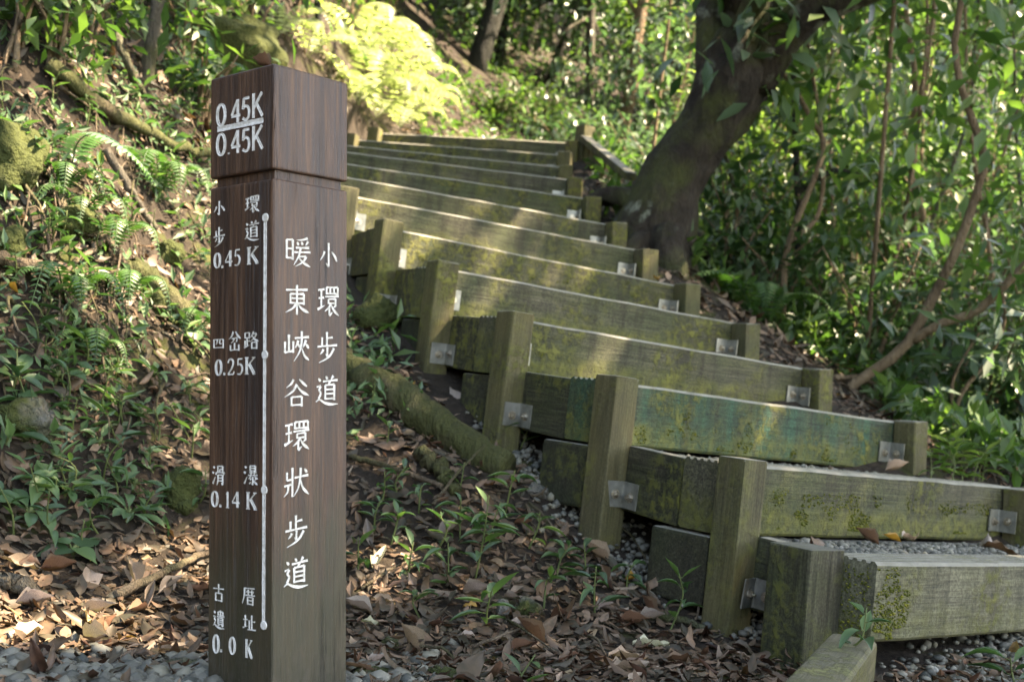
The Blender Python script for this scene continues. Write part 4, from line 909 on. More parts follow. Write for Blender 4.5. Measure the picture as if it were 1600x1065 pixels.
# ---- gravel
ico = bmesh.new(); bmesh.ops.create_icosphere(ico, subdivisions=1, radius=1.); IV = np.array([v.co[:] for v in ico.verts]); IF = np.array([[v.index for v in f.verts] for f in ico.faces]); ico.free()
def pebbles(name, label, P, smin, smax):
    n = len(P); s = smin * (smax / smin) ** (rng.random(n) ** 1.6)
    sc = s[:, None] * rng.uniform(.6, 1.25, (n, 3)) * A3(1, 1, .72)
    W = IV[None] * sc[:, None, :] * (1 + .35 * (rng.random((n, len(IV), 1)) - .5))
    an = rng.random(n) * 6.283; c, s_ = np.cos(an)[:, None], np.sin(an)[:, None]
    X = W[..., 0] * c - W[..., 1] * s_; Y = W[..., 0] * s_ + W[..., 1] * c
    V = np.stack([X, Y, W[..., 2]], -1) + P[:, None, :] + A3(0, 0, 1) * (s * .25)[:, None, None]
    F = (np.arange(n)[:, None, None] * len(IV) + IF[None]).reshape(-1, 3)
    tag(link(name, np_mesh(name, V.reshape(-1, 3), F, True, np.repeat(rng.beta(1.6, 2, n), len(IF))), M['pebble']), label, 'gravel', kind='stuff')
def on_tread(i, n, u1, v0, v1):
    u = rng.uniform(.02, u1, n); v = rng.uniform(v0, v1, n); fr = np.array(sframe(i))
    Q = np.stack([u, v, np.full(n, -.020), np.ones(n)], -1) @ fr.T; Q = Q[:, :3]; Q[:, 2] += rng.uniform(-.002, .006, n); return Q
pebbles('tread_gravel', 'grey gravel filling the treads of the lowest steps', np.concatenate([on_tread(0, 3400, SW + .6, .145, .37), on_tread(1, 1500, SW, .135, .40), on_tread(2, 500, SW, .135, .4)]), .004, .013)
def ground_pts(n, cx, cy, sx, sy):
    x = cx + rng.normal(size=n) * sx; y = cy + rng.normal(size=n) * sy; k = ~near_sign(x, y, .085); x, y = x[k], y[k]
    return np.stack([x, y, H(x, y) + rng.uniform(-.002, .010, len(x))], -1)
a = gp(190, 1058); b = gp(915, 800); c = gp(1200, 975)
pebbles('path_gravel', 'grey-green gravel around the foot of the marker post', np.concatenate([ground_pts(2600, a[0], a[1] - .06, .20, .10), ground_pts(700, a[0] + .22, a[1] - .14, .12, .08)]), .006, .022)
pebbles('spilled_gravel', 'gravel spilled out under the side boards of the lower steps', np.concatenate([ground_pts(380, b[0], b[1], .06, .10), ground_pts(280, c[0], c[1], .08, .06), ground_pts(160, -.05, .62, .05, .07), ground_pts(3600, .95, -.12, .45, .11), ground_pts(200, -.03, 1.15, .06, .1)]), .005, .016)

def moss_pts(i, n, u0, u1, z0, z1, thr, seed):
    u = rng.uniform(u0, u1, n); z = z0 + (z1 - z0) * rng.random(n) ** 1.8
    k = vnoise(u * 18 + seed, z * 26, seed) + .35 * vnoise(u * 60, z * 60, seed + 1) > thr; u, z = u[k], z[k]
    return (np.stack([u, np.full(len(u), -.0005), z, np.ones(len(u))], -1) @ np.array(sframe(i)).T)[:, :3]
end0 = np.stack([np.full(500, -.0005), rng.uniform(.01, .125, 500), -.165 + .15 * rng.random(500) ** 1.3], -1)
MP = np.concatenate([moss_pts(1, 5200, .01, SW - .05, -.150, -.055, .86, 3), moss_pts(2, 4200, .01, SW - .05, -.155, -.02, .98, 5), moss_pts(5, 2600, .1, SW - .1, -.15, -.01, .95, 7), moss_pts(0, 1100, .002, .13, -.16, -.01, .62, 9), moss_pts(0, 900, .5, 1.6, -.16, -.08, 1.0, 10), end0, moss_pts(3, 1500, .01, .5, -.15, -.09, .95, 11)])
M['moss'] = attr_mat('moss_cushions', [(0., (.035, .045, .010)), (.5, (.085, .095, .018)), (1., (.19, .175, .030))], .95, .1, 200.)
_pm = M['pebble']; M['pebble'] = M['moss']; pebbles('moss', 'raised yellow-green moss cushions on the faces of the lower risers', MP, .0014, .0042); M['pebble'] = _pm
for o in [q for q in D.objects if q.name == 'moss']: o['category'] = 'moss'
# ---- stones
def rock(label, u, v, rx, ry, rz, mat, seed, sink=.3, name='stone', group=None):
    g = np.random.default_rng(seed); p = gp(u, v); bm = bmesh.new(); bmesh.ops.create_icosphere(bm, subdivisions=4, radius=1.)
    ph = g.random((10, 3)) * 6.28; fr = g.normal(size=(10, 3)) * 2.; am = .05 / (1 + .35 * np.linalg.norm(fr, axis=1)) * 3.
    pl = unit(g.normal(size=(7, 3))); pd = g.uniform(.66, .9, 7)
    for vt in bm.verts:
        q = np.array(vt.co); 
        for a_, d_ in zip(pl, pd):
            e = q @ a_ - d_
            if e > 0: q = q - a_ * e * .85
        q = q * (1 + .26 * mnoise.fractal(Vector(q * 1.6) + Vector((seed * 7., 0, 0)), .9, 2.2, 5) + .05 * mnoise.fractal(Vector(q * 7.) + Vector((seed, 3., 0)), .8, 2., 3)) * (1 + sum(am[k] * math.sin(fr[k] @ q + ph[k][0]) for k in range(10)) * .6); vt.co = q * A3(rx, ry, rz)
    for f in bm.faces: f.smooth = True
    me = D.meshes.new(name); bm.to_mesh(me); bm.free(); o = link(name, me, mat); o.location = p + A3(0, 0, rz * (1 - 2 * sink) * .5)
    o.rotation_euler = (g.normal() * .15, g.normal() * .15, g.random() * 6.28); return tag(o, label, 'stone', group)
rock('rounded mossy stone beside the fifth left stair post', 585, 500, .085, .08, .07, M['stone'], 1)
rock('upright mossy stone low on the bank beside the marker post', 283, 785, .05, .05, .065, M['stone_moss'], 2, .2)
rock('mossy stone on the bank below the end of the thin stick', 262, 405, .060, .055, .050, M['stone_moss'], 3)
rock('large mossy boulder at the left edge of the bank', 12, 262, .10, .10, .11, M['stone_moss'], 4, .35)
rock('small mossy stone under the left boulder', 12, 385, .055, .05, .045, M['stone_moss'], 5)
rock('low mossy lump in the middle of the bank', 120, 355, .09, .07, .045, M['stone_moss'], 6)
rock('green mossy boulder high on the bank left of the marker post cap', 345, 95, .30, .28, .22, M['stone_moss'], 7)
rock('small bare stone in the dry leaves, right of its twin', 822, 955, .032, .026, .022, M['stone_bare'], 8, .2)
rock('small bare stone in the dry leaves, left of its twin', 785, 958, .022, .024, .022, M['stone_bare'], 9, .2)
rock('small grey-green stone in the litter right of the marker post', 608, 1012, .026, .022, .02, M['stone'], 10, .2)
rock('flat greenish stone at the bottom edge right of the marker post', 735, 1072, .085, .05, .014, M['stone'], 11, .4)
rock('smaller flat greenish stone touching the marker post foot', 600, 1072, .06, .04, .012, M['stone'], 12, .4)
rock('dark round stone among the gravel left of the marker post', 292, 1052, .034, .03, .02, M['stone'], 13, .25)
rock('brown stone half buried on the lower left bank', 45, 665, .09, .07, .06, M['stone'], 14, .4)
rock('mossy stone under the low bank roots', 240, 470, .07, .06, .05, M['stone'], 15, .4)
rock('small stone beside the mossy log end', 840, 770, .03, .03, .022, M['stone_bare'], 16, .3)

# ---- branches, roots and the fallen log
def branch(name, label, pts, r0, r1, mat, cat='branch', group=None, sides=8, seed=0, n=16, wob=.22):
    """pts: photo pixel and height above the ground there"""
    Q = np.array([gp(u, v) + A3(0, 0, l) for u, v, l in pts]); P = curve(Q, n)
    g = np.random.default_rng(seed); P[1:-1] += g.normal(size=(n - 2, 3)) * min(r0 * .25, .006)
    c = P[0].copy(); a = Acc(); a.add(*tube(P - c, np.linspace(r0, r1, n), sides, wob, seed))
    o = link(name, a.mesh(name), mat); o.location = c; return tag(o, label, cat, group)
branch('fallen_log', 'mossy fallen log lying down the slope between marker post and stairs', [(515, 575, .02), (575, 608, .025), (640, 650, .03), (710, 700, .03), (790, 745, .02)], .052, .047, M['bark_moss'], 'log', sides=14, n=24, seed=3)
branch('fallen_branch', 'short mossy branch under the lower end of the fallen log', [(655, 722, .02), (685, 748, .025), (712, 782, .02)], .022, .018, M['bark_moss'], seed=4)
branch('fallen_branch', 'long grey mossy branch slanting down the bank to the marker post cap', [(70, 138, .08), (130, 185, .08), (200, 222, .07), (270, 250, .06), (345, 272, .05)], .026, .018, M['bark_moss'], seed=5, n=22)
branch('fallen_branch', 'bent grey branch at the top left of the bank', [(45, 0, .2), (95, 45, .18), (135, 70, .16), (168, 108, .14), (188, 150, .12), (222, 172, .05)], .022, .012, M['bark_grey'], seed=6, n=22)
branch('fallen_branch', 'straight tan stick ending above the mossy stone', [(160, 272, .08), (200, 325, .06), (242, 372, .03)], .013, .011, M['bark_grey'], seed=7)
branch('fallen_branch', 'mossy branch lying in the lower middle of the bank', [(195, 432, .04), (240, 470, .05), (300, 530, .03)], .030, .026, M['bark_moss'], seed=8)
branch('fallen_branch', 'brown stick at the left edge above the litter', [(-20, 920, .02), (30, 938, .025), (66, 955, .02)], .018, .014, M['bark_grey'], seed=9)
branch('fallen_branch', 'pale broken branch on the litter left of the marker post', [(180, 945, .02), (260, 912, .03), (330, 880, .03)], .010, .007, M['root'], seed=10)
branch('fallen_twig', 'long thin tan twig in the litter right of the marker post', [(545, 725, .02), (610, 748, .03), (690, 778, .03)], .008, .006, M['root'], 'twig', seed=11)
branch('fallen_twig', 'thin twig crossing the short mossy branch', [(675, 800, .02), (715, 770, .06), (752, 742, .08)], .004, .003, M['root'], 'twig', seed=12)
branch('fallen_twig', 'dark twig at the foot of the lowest left post', [(1010, 968, .01), (1050, 978, .02), (1100, 990, .015)], .011, .007, M['bark_grey'], 'twig', seed=13)
branch('fallen_twig', 'curved pale twig beside the lowest bracket post', [(1085, 975, .01), (1100, 958, .05), (1118, 975, .03), (1125, 998, .0)], .003, .002, M['root'], 'twig', seed=14)
branch('exposed_root', 'thick brown root on the far left of the bank', [(-20, 420, .03), (40, 445, .05), (90, 470, .04), (130, 520, .03)], .02, .012, M['root'], 'root', seed=15)
branch('exposed_root', 'forked pale root in the middle of the bank', [(90, 320, .03), (100, 355, .05), (150, 400, .06), (160, 405, .06), (215, 470, .04)], .014, .008, M['root'], 'root', seed=16)
branch('exposed_root', 'pale root joining the forked one from below', [(85, 455, .03), (130, 425, .05), (158, 405, .06)], .008, .008, M['root'], 'root', seed=17)
branch('exposed_root', 'long thin root trailing from the boulder down to the plants', [(20, 300, .06), (60, 370, .06), (75, 450, .06), (60, 520, .04)], .006, .004, M['root'], 'root', seed=18)
branch('dry_branch', 'brown dry branch lying behind the fourth right post', [(1305, 600, .03), (1350, 612, .06), (1385, 630, .05)], .012, .007, M['bark_tan'], seed=19)
branch('dry_branch', 'pale dry twig tilted up behind the third right post', [(1375, 655, .02), (1400, 640, .06), (1435, 625, .14)], .008, .005, M['bark_tan'], seed=20)
branch('dry_branch', 'dry twig over the sunlit plants right of the third right post', [(1430, 640, .1), (1465, 680, .1), (1490, 700, .06)], .006, .004, M['bark_tan'], seed=21)
g = np.random.default_rng(5)
for q in range(80):
    u = g.uniform(0, 320); v = g.uniform(20, 640); an = g.uniform(.2, 1.9); ln = g.uniform(50, 150)
    pts = [(u, v, .03)]
    for s_ in (.35, .7, 1.):
        pts.append((u + math.cos(an) * ln * s_ + g.normal() * 9, v + math.sin(an) * ln * s_ + g.normal() * 9, .03 + g.random() * .05))
    branch('root_twig', 'thin pale root ' + where(u, v), pts, g.uniform(.0018, .0058), .0014, M['root'], 'root', 'thin roots and twigs on the left bank', 6, q + 60, 12)
for q in range(12):
    u = g.uniform(560, 1050); v = g.uniform(760, 1040); an = g.uniform(-.5, .9); ln = g.uniform(40, 110)
    branch('litter_twig', 'thin twig among dry leaves ' + where(u, v), [(u, v, .02), (u + ln * .5 * math.cos(an) + g.normal() * 6, v + ln * .5 * math.sin(an), .03), (u + ln * math.cos(an), v + ln * math.sin(an), .02)], .0035, .002, M['root'], 'twig', 'thin twigs in the foreground litter', 6, q + 160, 8)

# thin trees on the left bank
for q, (pts, r0, r1, lab) in enumerate(([[(222, 190, 4.4), (228, 140, 4.4), (238, 60, 4.4), (248, 0, 4.4), (262, -110, 4.4), (270, -260, 4.5)], .030, .022, 'slender grey tree rising from the left bank'],
                                        [[(186, 112, 4.4), (183, 70, 4.4), (180, 10, 4.4), (172, -80, 4.4)], .010, .007, 'thin dark sapling left of the slender grey tree'],
                                        [[(500, 60, 8.), (497, 20, 8.), (494, -60, 8.)], .03, .02, 'dark stem at the top just right of the marker post cap'])):
    stem_thing('bank_tree', lab, 'tree', [(pts, r0, r1)], M['bark_grey'] if q == 0 else M['bark_dark'], M['leaf_mid'], 90, .11, seed=30 + q, spread=.25, lo=.6)

# ---- leafy plants: each leaf its own piece, sharing a few blade meshes
def blades(key, shape, curls, fold, wav=0., K=6, vals=(.15, .4, .6, .85)):
    out = []
    for j, c in enumerate(curls):
        V, F, k = leaf_arr(A3(0, 0, 0)[None], A3(1, 0, 0)[None], A3(0, 0, 1)[None], 1., 1., K, c, fold, shape, wav)
        out.append(np_mesh('leaf_blade', V, F, True, np.full(len(F), vals[j % len(vals)])))
    return out
BL = {'lance': blades('l', SH_LANCE, (-.3, -.7, -1.0, .1), .25), 'obov': blades('o', SH_OBOV, (-.25, -.6, -.9, -.1), .18), 'heart': blades('h', SH_HEART, (-.2, -.5, -.7, 0.), .15), 'ovate': blades('v', SH_OVATE, (-.3, -.6, -.9, 0.), .2)}
def leaf_objs(kind, mat, parent, specs, name='leaf'):
    for pos, d, nrm, L, W_ in specs:
        d = Vector(d).normalized(); nn = Vector(nrm); nn = (nn - d * nn.dot(d)).normalized(); s_ = nn.cross(d)
        me = random.choice(BL[kind])
        if len(me.materials) == 0: me.materials.append(mat)
        o = D.objects.new(name, me); COL.objects.link(o); o.parent = parent
        if me.materials[0] is not mat: o.material_slots[0].link = 'OBJECT'; o.material_slots[0].material = mat
        o.matrix_local = Matrix([[d[i] * L, s_[i] * W_, nn[i] * L, pos[i]] for i in range(3)] + [[0, 0, 0, 1]])
def rosette(label, u, v, n, L, kind='obov', seed=0, mat='leaf_plant', wr=.42, group='leafy plants on the left bank', up=.35):
    g = np.random.default_rng(seed); p = gp(u, v); gn = gnorm(A3(p[0]), A3(p[1]))[0]; ax = unit(gn * .7 + A3(0, 0, .5))
    T = empty('rosette_plant', tuple(p), label, 'plant', group); t1 = unit(np.cross(ax, A3(.3, .1, 1))); t2 = np.cross(ax, t1)
    specs = []
    a = Acc(); a.add(*tube(curve([(0, 0, -.02), ax * .03], 4), [.004] * 4, 6)); 
    for k in range(n):
        an = k * 2.4 + g.normal() * .2; o = t1 * math.cos(an) + t2 * math.sin(an); e = up + g.uniform(-.15, .55) * (1 - k / n)
        d = unit(o + ax * e); l = L * g.uniform(.65, 1.1); s0 = ax * (.018 + .012 * (1 - k / n)) + o * .012
        a.add(*tube(curve([ax * .015, s0], 3), [.0025] * 3, 5)); specs.append((s0, d, ax + o * -.1, l, l * wr * g.uniform(.85, 1.15)))
    link('stem', a.mesh('stem'), M['stem'], T); leaf_objs(kind, M[mat], T, specs); return T
def seedling(label, u, v, hgt, n, L, kind='lance', seed=0, mat='leaf_plant', wr=.30, lean=(0, 0), group='green seedlings in the leaf litter', name='seedling', base=None, cat='seedling'):
    g = np.random.default_rng(seed); p = gp(u, v) if base is None else base; T = empty(name, tuple(p), label, cat, group)
    top = CR * lean[0] * hgt - CF * lean[1] * hgt + A3(0, 0, hgt); P = curve([A3(0, 0, -.01), top * .5 + g.normal(size=3) * .01, top], 10); a = Acc(); a.add(*tube(P, np.linspace(.0028, .0012, 10), 5))
    specs = []; a0 = g.random() * 6.28
    for k in range(n):
        f = .25 + .75 * (k + .6) / n; q = P[min(9, int(f * 9))]; an = a0 + k * 2.3 + g.normal() * .3; o = A3(math.cos(an), math.sin(an), 0); d = unit(o + A3(0, 0, g.uniform(-.1, .75) * (.4 + f)))
        l = L * g.uniform(.6, 1.15); e = q + d * l * .12; a.add(*tube(curve([q, e], 3), [.0012] * 3, 5)); specs.append((e, d, A3(0, 0, 1) + o * .2, l, l * wr * g.uniform(.85, 1.2)))
    link('stem', a.mesh('stem'), M['stem'], T); leaf_objs(kind, M[mat], T, specs); return T
for q, (u, v, n, L, kd, lab) in enumerate([
    (42, 812, 9, .085, 'obov', 'rosette of long green leaves at the lower left edge'), (196, 812, 10, .075, 'obov', 'dark rosette plant in the lower middle of the bank'), (62, 690, 8, .042, 'obov', 'tiny rosette with rounded leaves near the left edge'),
    (100, 775, 7, .07, 'obov', 'rosette behind the lower left one'), (205, 765, 6, .06, 'obov', 'small rosette above the dark one'), (300, 548, 7, .07, 'ovate', 'broad-leaved rosette against the marker post'), (265, 512, 6, .065, 'ovate', 'rosette above the broad-leaved one by the marker post'),
    (235, 592, 7, .06, 'ovate', 'leafy plant halfway up the bank beside the marker post'), (85, 595, 6, .065, 'obov', 'dark plant under the ferns on the bank'), (170, 590, 6, .06, 'ovate', 'plant with pointed leaves in the middle of the bank'), (20, 600, 5, .10, 'ovate', 'plant with long leaves cut by the left edge'), (8, 690, 3, .13, 'ovate', 'big single leaf reaching in at the left edge'),
    (290, 612, 6, .055, 'ovate', 'small leafy plant close left of the marker post'), (215, 655, 6, .055, 'ovate', 'small plant left of the upright mossy stone'), (150, 700, 6, .05, 'lance', 'narrow-leaved plant above the dark rosette'), (60, 770, 5, .06, 'lance', 'narrow-leaved plant above the lower left rosette')]):
    rosette(lab, u, v, n, L, kd, q + 10)
rosette('plant with heart-shaped leaves above the litter at lower left', 112, 872, 5, .075, 'heart', 77, 'leaf_plant', .72, up=-.15)
for q, (u, v, hg, n, L, ln, lab) in enumerate([
    (742, 905, .20, 12, .085, (.05, .2), 'tall seedling with broad leaves in the middle of the slope'), (812, 700, .17, 8, .075, (.05, .1), 'seedling in front of the third left post'), (700, 912, .10, 9, .06, (-.1, .3), 'bright seedling in a sun fleck right of the marker post'), (640, 905, .09, 9, .055, (.0, .3), 'small bright seedling left of the one in the sun fleck'),
    (762, 985, .10, 8, .085, (.0, .5), 'seedling with drooping leaves above the two bare stones'), (1045, 985, .13, 10, .065, (.05, .1), 'seedling in front of the lowest left post'), (930, 960, .11, 6, .075, (-.1, .1), 'seedling with one upright leaf in the litter'), (980, 925, .07, 5, .06, (.1, .1), 'low seedling between the two lowest left posts'),
    (590, 790, .09, 8, .05, (.1, .2), 'seedling right beside the marker post halfway down'), (625, 775, .08, 8, .05, (.1, .2), 'seedling one step right of the marker post'), (575, 650, .10, 6, .06, (.1, .2), 'leafy seedling touching the marker post by the log'), (560, 905, .10, 5, .07, (-.1, .2), 'pale seedling sticking out behind the marker post'),
    (825, 855, .09, 8, .07, (.2, .2), 'seedling by the spilled gravel'), (870, 900, .08, 7, .07, (.3, .2), 'low seedling right of the tall one'), (790, 800, .11, 6, .07, (.1, .2), 'seedling above the tall one near the log end'), (600, 700, .07, 6, .05, (.1, .2), 'small seedling under the log'),
    (830, 1075, .06, 4, .05, (0, .1), 'tiny seedling at the bottom edge'), (655, 800, .07, 7, .05, (0, .2), 'small seedling under the thin tan twig'), (715, 770, .08, 5, .05, (.1, .1), 'small seedling at the end of the mossy branch'), (680, 860, .09, 9, .055, (0, .2), 'leafy seedling left of the tall one'), (610, 850, .08, 8, .05, (.1, .2), 'leafy seedling a hand right of the marker post'), (765, 860, .12, 10, .07, (.1, .2), 'leafy seedling just behind the tall one'), (720, 840, .1, 9, .06, (-.1, .2), 'seedling left behind the tall one'), (850, 950, .07, 6, .06, (.1, .3), 'low seedling in front of the spilled gravel'), (660, 965, .06, 6, .05, (.1, .3), 'small seedling right of the curled upright leaf'), (585, 830, .08, 8, .05, (.1, .2), 'seedling hugging the marker post low down'), (905, 905, .09, 7, .06, (0, .2), 'seedling at the foot of the second left post')]):
    seedling(lab, u, v, hg, n, L, 'lance' if q % 4 else 'ovate', q + 300, lean=ln)
seedling('seedling growing against the fifth left post', 612, 470, .13, 7, .05, 'ovate', 401, lean=(.1, .1))
seedling('vine with pointed leaves hanging over the kerb timber', 0, 0, .07, 6, .075, 'lance', 402, lean=(.35, .2), base=Vector(k0) + ey * .10, group=None, name='vine', cat='vine')
seedling('pale seedling at the bottom right corner', 1590, 1075, .07, 5, .09, 'lance', 403, lean=(-.4, .2), group=None)
for q in range(84):
    g = np.random.default_rng(q + 900); u, v = g.uniform(5, 315), g.uniform(140, 860)
    seedling('small %s plant ' % ('narrow-leaved' if q % 2 else 'oval-leaved') + where(u, v), u, v, g.uniform(.05, .12), int(g.integers(4, 8)), g.uniform(.045, .08), 'lance' if q % 2 else 'ovate', q + 500, lean=(g.normal() * .3, .5), group='small plants scattered over the left bank', name='bank_plant', cat='plant')
for q in range(14):
    g = np.random.default_rng(q + 950); u, v = g.uniform(1445, 1590), g.uniform(715, 765)
    seedling('low sunlit plant %s right of the stairs' % (('nearest the third right post' if v < 740 else 'nearest the second right post') if u < 1480 else (('midway to the right edge, behind' if v < 740 else 'midway to the right edge, in front') if u < 1530 else ('by the right edge, behind' if v < 740 else 'by the right edge, in front'))), u, v, g.uniform(.06, .14), int(g.integers(5, 9)), g.uniform(.06, .10), 'lance', q + 600, 'leaf_yel', lean=(g.normal() * .2, .1), group='sunlit plants right of the stairs', name='sunlit_plant', cat='plant')

# ---- ferns
def frond_geo(a, P, Lp, leaf_w=.26):
    """rachis and two rows of pinnae along P"""
    n = len(P); a.add(*tube(P, np.linspace(.0028, .0008, n), 5))
    T = unit(np.gradient(P, axis=0)); s = np.linspace(0, 1, n); up = A3(0, 0, 1)
    B = unit(np.cross(T, up)); Nn = np.cross(B, T); prof = np.sin(np.pi * np.clip(.12 + .88 * s, 0, 1) ** .75) ** .8
    for sg in (-1, 1):
        d = B * sg + T * .35 - Nn * .12
        V, F, k = leaf_arr(P[2:], d[2:], Nn[2:], Lp * prof[2:] + .004, (Lp * prof[2:] + .004) * leaf_w, 4, -.35, .12, SH_LANCE)
        a.add(V, F, np.repeat(rng.random(n - 2), k))
def fern(label, base, nf, L, mat='fern', seed=0, group=None, Lp=None, dirs=None, npin=26, droop=.55):
    g = np.random.default_rng(seed); b = np.array(base, float); T = empty('fern', tuple(b), label, 'fern', group)
    for k in range(nf):
        an = (k / nf) * 6.283 + g.normal() * .3 if dirs is None else dirs[k]; o = A3(math.cos(an), math.sin(an), 0); l = L * g.uniform(.75, 1.1)
        P = curve([(0, 0, 0), o * l * .35 + A3(0, 0, l * .42), o * l * .75 + A3(0, 0, l * .42), o * l * 1.0 + A3(0, 0, l * (.42 - droop * .55))], npin)
        a = Acc(); frond_geo(a, P, Lp or l * .2); link('frond', a.mesh('frond'), M[mat], T)
    return T
# the pale arching frond on the bank
fb = gp(112, 262); fd = (fb - CAM_C) @ CF - .05
T = empty('fern', tuple(fb), 'single pale arching fern frond standing out on the left bank', 'fern'); a = Acc()
frond_geo(a, curve([fb, at(122, 222, fd), at(150, 208, fd - .06), at(188, 226, fd - .10), at(222, 258, fd - .10), at(246, 292, fd - .08)], 30) - fb, .055, .34); link('frond', a.mesh('frond'), M['fern_pale'], T)
lat = math.atan2(-CF[1], -CF[0])
for q, (u, v, nf, L, lab) in enumerate([(95, 300, 4, .20, 'green fern tuft under the pale arching frond'), (120, 345, 4, .16, 'fern just below the green tuft on the bank'), (100, 475, 5, .20, 'feathery fern on the left bank above the plants'), (190, 470, 4, .17, 'fern right of the feathery one on the bank'), (140, 560, 4, .15, 'low fern among the bank plants'), (305, 520, 3, .14, 'small fern touching the marker post'), (170, 390, 4, .2, 'fern on the forked pale root'), (250, 300, 5, .24, 'fern between the tan stick and the marker post'), (300, 150, 5, .3, 'fern just left of the marker post cap')]):
    fern(lab, gp(u, v), nf, L, 'fern', q, 'ferns on the left bank', dirs=[lat + d for d in np.linspace(-1.3, 1.3, nf)], droop=1.0)
for q, (u, d, nf, L, lab) in enumerate([(1180, 5.6, 6, .45, 'green fern drooping behind the sixth right post'), (1245, 6.2, 6, .5, 'fern right of the drooping one behind the stairs'), (1450, 6.8, 6, .55, 'large fern in the shade behind the forked sapling'), (1560, 7.0, 6, .55, 'large fern in the shade near the right edge'), (1340, 7.0, 5, .5, 'fern in the dark gap behind the crooked stem')]):
    fern(lab, gat(u, d), nf, L, 'fern', q + 20, 'ferns right of the stairs')
for q, (u, v, nf, L, lab) in enumerate([(590, 185, 7, .55, 'sunlit fern clump nearest the top left stair post'), (560, 165, 7, .65, 'sunlit fern clump just right of the marker post cap'), (612, 150, 7, .62, 'bright fern clump above the left end of the top step'), (590, 125, 7, .7, 'overexposed fern clump in the middle of the sunlit bank'), (625, 200, 6, .45, 'bright fern spilling over the top step'), (560, 90, 7, .7, 'sunlit fern high on the bank right of the marker post'), (600, 85, 7, .6, 'topmost fern clump of the sunlit bank'), (648, 172, 6, .45, 'rightmost fern clump of the sunlit bank'), (480, 90, 6, .5, 'fern behind the marker post cap'), (430, 60, 6, .45, 'fern above the marker post cap')]):
    fern(lab, gp(u, v), nf, L, 'fern_sun', q + 40, 'sunlit ferns on the bank beside the upper stairs', npin=22)
for q, (u, v, hh, wd, lm_, L, lab) in enumerate([(90, 120, .35, .22, 'leaf_mid', .085, 'leafy shrub on the upper left bank'), (130, 60, .3, .2, 'leaf_mid', .08, 'small shrub at the top left'), (20, 90, .35, .2, 'leaf_mid', .08, 'shrub at the left edge near the top'), (290, 90, .35, .25, 'leaf_mid', .09, 'shrub beside the green mossy boulder'), (390, 60, .5, .35, 'leaf_yel', .1, 'sunlit shrub above the marker post cap'), (300, 10, .5, .35, 'leaf_mid', .1, 'shrub at the top edge above the mossy boulder'), (540, 40, .9, .6, 'leaf_yel', .1, 'bright shrub at the top between marker post and slim trunks'), (600, 30, 1., .6, 'leaf_yel', .1, 'sunlit yellow-green shrub at the top of the fern bank'), (470, 30, .8, .5, 'leaf_mid', .1, 'green shrub high on the bank behind the marker post'), (310, 190, .3, .22, 'leaf_mid', .08, 'low shrub left of the marker post cap'), (215, 15, .5, .3, 'leaf_mid', .09, 'shrub behind the slender grey tree')]):
    shrub(lab, gp(u, v), hh, wd, 7, int(90 + 260 * wd), L, M[lm_], group='shrubs on the left bank', seed=700 + q)

# ---- single fallen leaves that stand out
def blade_roll(c, f, w, vv):
    V, F, k = leaf_arr(A3(0, 0, 0)[None], A3(1, 0, 0)[None], A3(0, 0, 1)[None], 1., 1., 8, c, f * .4, SH_OVATE, w * .9, c * 1.1 + f, 5)
    return np_mesh('dry_leaf', V, F, True, np.full(len(F), vv))
BLD = [blade_roll(c, f, w, vv) for c, f, w, vv in ((.6, .5, .14, .5), (-.8, -.4, .17, .3), (.9, .6, .12, .7), (.3, .3, .2, .5), (-.5, .7, .18, .6), (.45, -.8, .16, .4))]
def dry_leaf(label, u, v, L, wr, mat, seed, group=None, lift=.012, flat=.16, cat='dry leaf', an=None):
    g = np.random.default_rng(seed); p = gp(u, v); gn = gnorm(A3(p[0]), A3(p[1]))[0]; nn = Vector(unit(gn + rdir(1)[0] * flat))
    a_ = g.random() * 6.28 if an is None else an; d = Vector((math.cos(a_), math.sin(a_), 0)); d = (d - nn * d.dot(nn)).normalized(); s_ = nn.cross(d)
    me = BLD[seed % len(BLD)]; a_flat = flat
    if len(me.materials) == 0: me.materials.append(M['dry_brown'])
    o = D.objects.new('dry_leaf', me); COL.objects.link(o); o.material_slots[0].link = 'OBJECT'; o.material_slots[0].material = M[mat]
    c = Vector(p) + Vector((0, 0, lift)) - d * L * .4
    o.matrix_world = Matrix([[d[i] * L, s_[i] * L * wr, nn[i] * L, c[i]] for i in range(3)] + [[0, 0, 0, 1]]); return tag(o, label, cat, group)
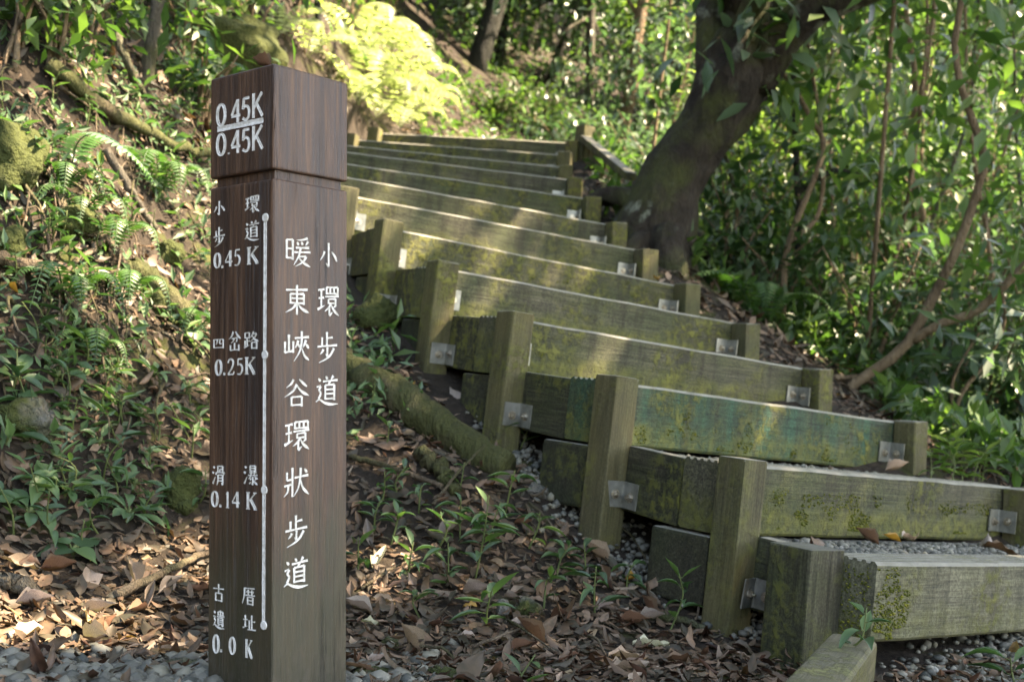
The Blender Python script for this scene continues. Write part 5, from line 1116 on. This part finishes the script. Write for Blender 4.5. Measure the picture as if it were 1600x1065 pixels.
for q, (u, v, L, wr, mt, lab) in enumerate([
    (880, 980, .16, .45, 'dry_brown', 'largest brown dry leaf lying in front of the two bare stones'), (660, 940, .075, .6, 'dry_brown', 'upright curled brown leaf right of the marker post'), (640, 1025, .10, .5, 'dry_tan', 'ribbed tan leaf curling over the small grey-green stone'), (590, 885, .085, .42, 'dry_cream', 'cream leaf lit by the sun right of the marker post'), (700, 690, .12, .45, 'dry_grey', 'withered grey-pink leaf hanging over the fallen log'), (715, 620, .10, .4, 'dry_grey', 'purple-grey dry leaf beside the third left post'),
    (985, 915, .06, .4, 'dry_ochre', 'ochre leaf between the two lowest left posts'), (645, 605, .05, .4, 'dry_ochre', 'orange-yellow leaf above the fallen log'), (930, 880, .11, .5, 'dry_tan', 'folded tan leaf against the second left post'), (1010, 1020, .09, .4, 'dry_cream', 'yellowish leaf at the bottom in front of the lowest left post'), (1060, 1040, .11, .45, 'dry_brown', 'wide brown leaf at the bottom right of the litter'), (265, 905, .10, .55, 'dry_brown', 'big curled brown leaf left of the marker post'), (205, 915, .10, .45, 'dry_tan', 'tan leaf left of the big curled one'), (60, 740, .06, .6, 'dry_brown', 'orange-brown leaf on the bank above the rosettes'),
    (15, 460, .05, .4, 'dry_ochre', 'yellow leaf at the left edge of the bank'), (140, 985, .12, .4, 'dry_tan', 'long pale leaf in the sun patch at lower left'), (40, 1000, .10, .4, 'dry_tan', 'pale sunlit leaf at the lower left edge'), (300, 1050, .06, .5, 'dry_grey', 'grey leaf on the gravel by the marker post'), (560, 965, .09, .45, 'dry_grey', 'ribbed grey leaf touching the marker post on its right'), (760, 1020, .11, .3, 'dry_grey', 'long grey leaf in the foreground litter'), (830, 1010, .10, .4, 'dry_brown', 'brown leaf below the largest dry leaf'), (575, 985, .06, .5, 'dry_cream', 'small pale leaf near the marker post foot'), (735, 955, .04, .5, 'dry_ochre', 'small orange leaf left of the two bare stones')]):
    dry_leaf(lab, u, v, L * .85, wr, mt, q, lift=.014)
g = np.random.default_rng(31)
for q in range(84):
    u, v = (g.uniform(545, 1180), g.uniform(800, 1065)) if q < 58 else (g.uniform(0, 325), g.uniform(870, 1030))
    p = gp(u, v)
    if in_stairs(A3(p[0]), A3(p[1]), .03)[0]: continue
    dry_leaf(('loose brown dry leaf ', 'loose tan dry leaf ', 'loose grey dry leaf ', 'loose dark curled leaf ')[q % 4] + where(u, v), u, v, g.uniform(.04, .085), g.uniform(.35, .55), ['dry_brown', 'dry_tan', 'dry_grey', 'dry_brown'][q % 4], q + 100, 'loose dry leaves on the foreground litter', .011, .25)
# leaves lying on the first treads
for q, (ti, u, v, L, mt, lab) in enumerate([(0, .18, .30, .10, 'dry_brown', 'reddish brown leaf on the gravel of the lowest tread, leftmost'), (0, .34, .22, .07, 'dry_brown', 'small rusty leaf on the lowest tread right of the leftmost one'), (0, .62, .30, .09, 'dry_tan', 'tan leaf in the middle of the lowest tread'), (0, .86, .24, .10, 'dry_brown', 'brown leaf on the right part of the lowest tread'), (0, 1.0, .3, .09, 'dry_grey', 'grey leaf at the right end of the lowest tread'), (0, .5, .26, .05, 'dry_ochre', 'yellow leaf bit on the lowest tread'), (1, .75, .25, .07, 'dry_brown', 'brown leaf on the second tread'), (1, 1.05, .25, .08, 'dry_tan', 'tan leaf on the second tread near its right post'), (5, 1.2, -.02, .07, 'dry_ochre', 'orange leaf lying by the sixth right post')]):
    p = sp(ti, u, v, .006); o = dry_leaf(lab, 700, 900, L, .5, mt, q + 1, lift=0); d = Vector((math.cos(q * 1.7), math.sin(q * 1.7), 0)); s_ = Vector((0, 0, 1)).cross(d)
    o.matrix_world = Matrix([[d[i] * L, s_[i] * L * .5, (0, 0, L)[i], p[i]] for i in range(3)] + [[0, 0, 0, 1]])
o = dry_leaf('shrivelled brown leaf on top of the marker post', 700, 900, .05, .4, 'dry_brown', 2); p = PO + PX * .02 + PY * .03 + PZ * .004
o.matrix_world = Matrix([[PY[i] * .05, -PX[i] * .02, PZ[i] * .05, p[i]] for i in range(3)] + [[0, 0, 0, 1]])
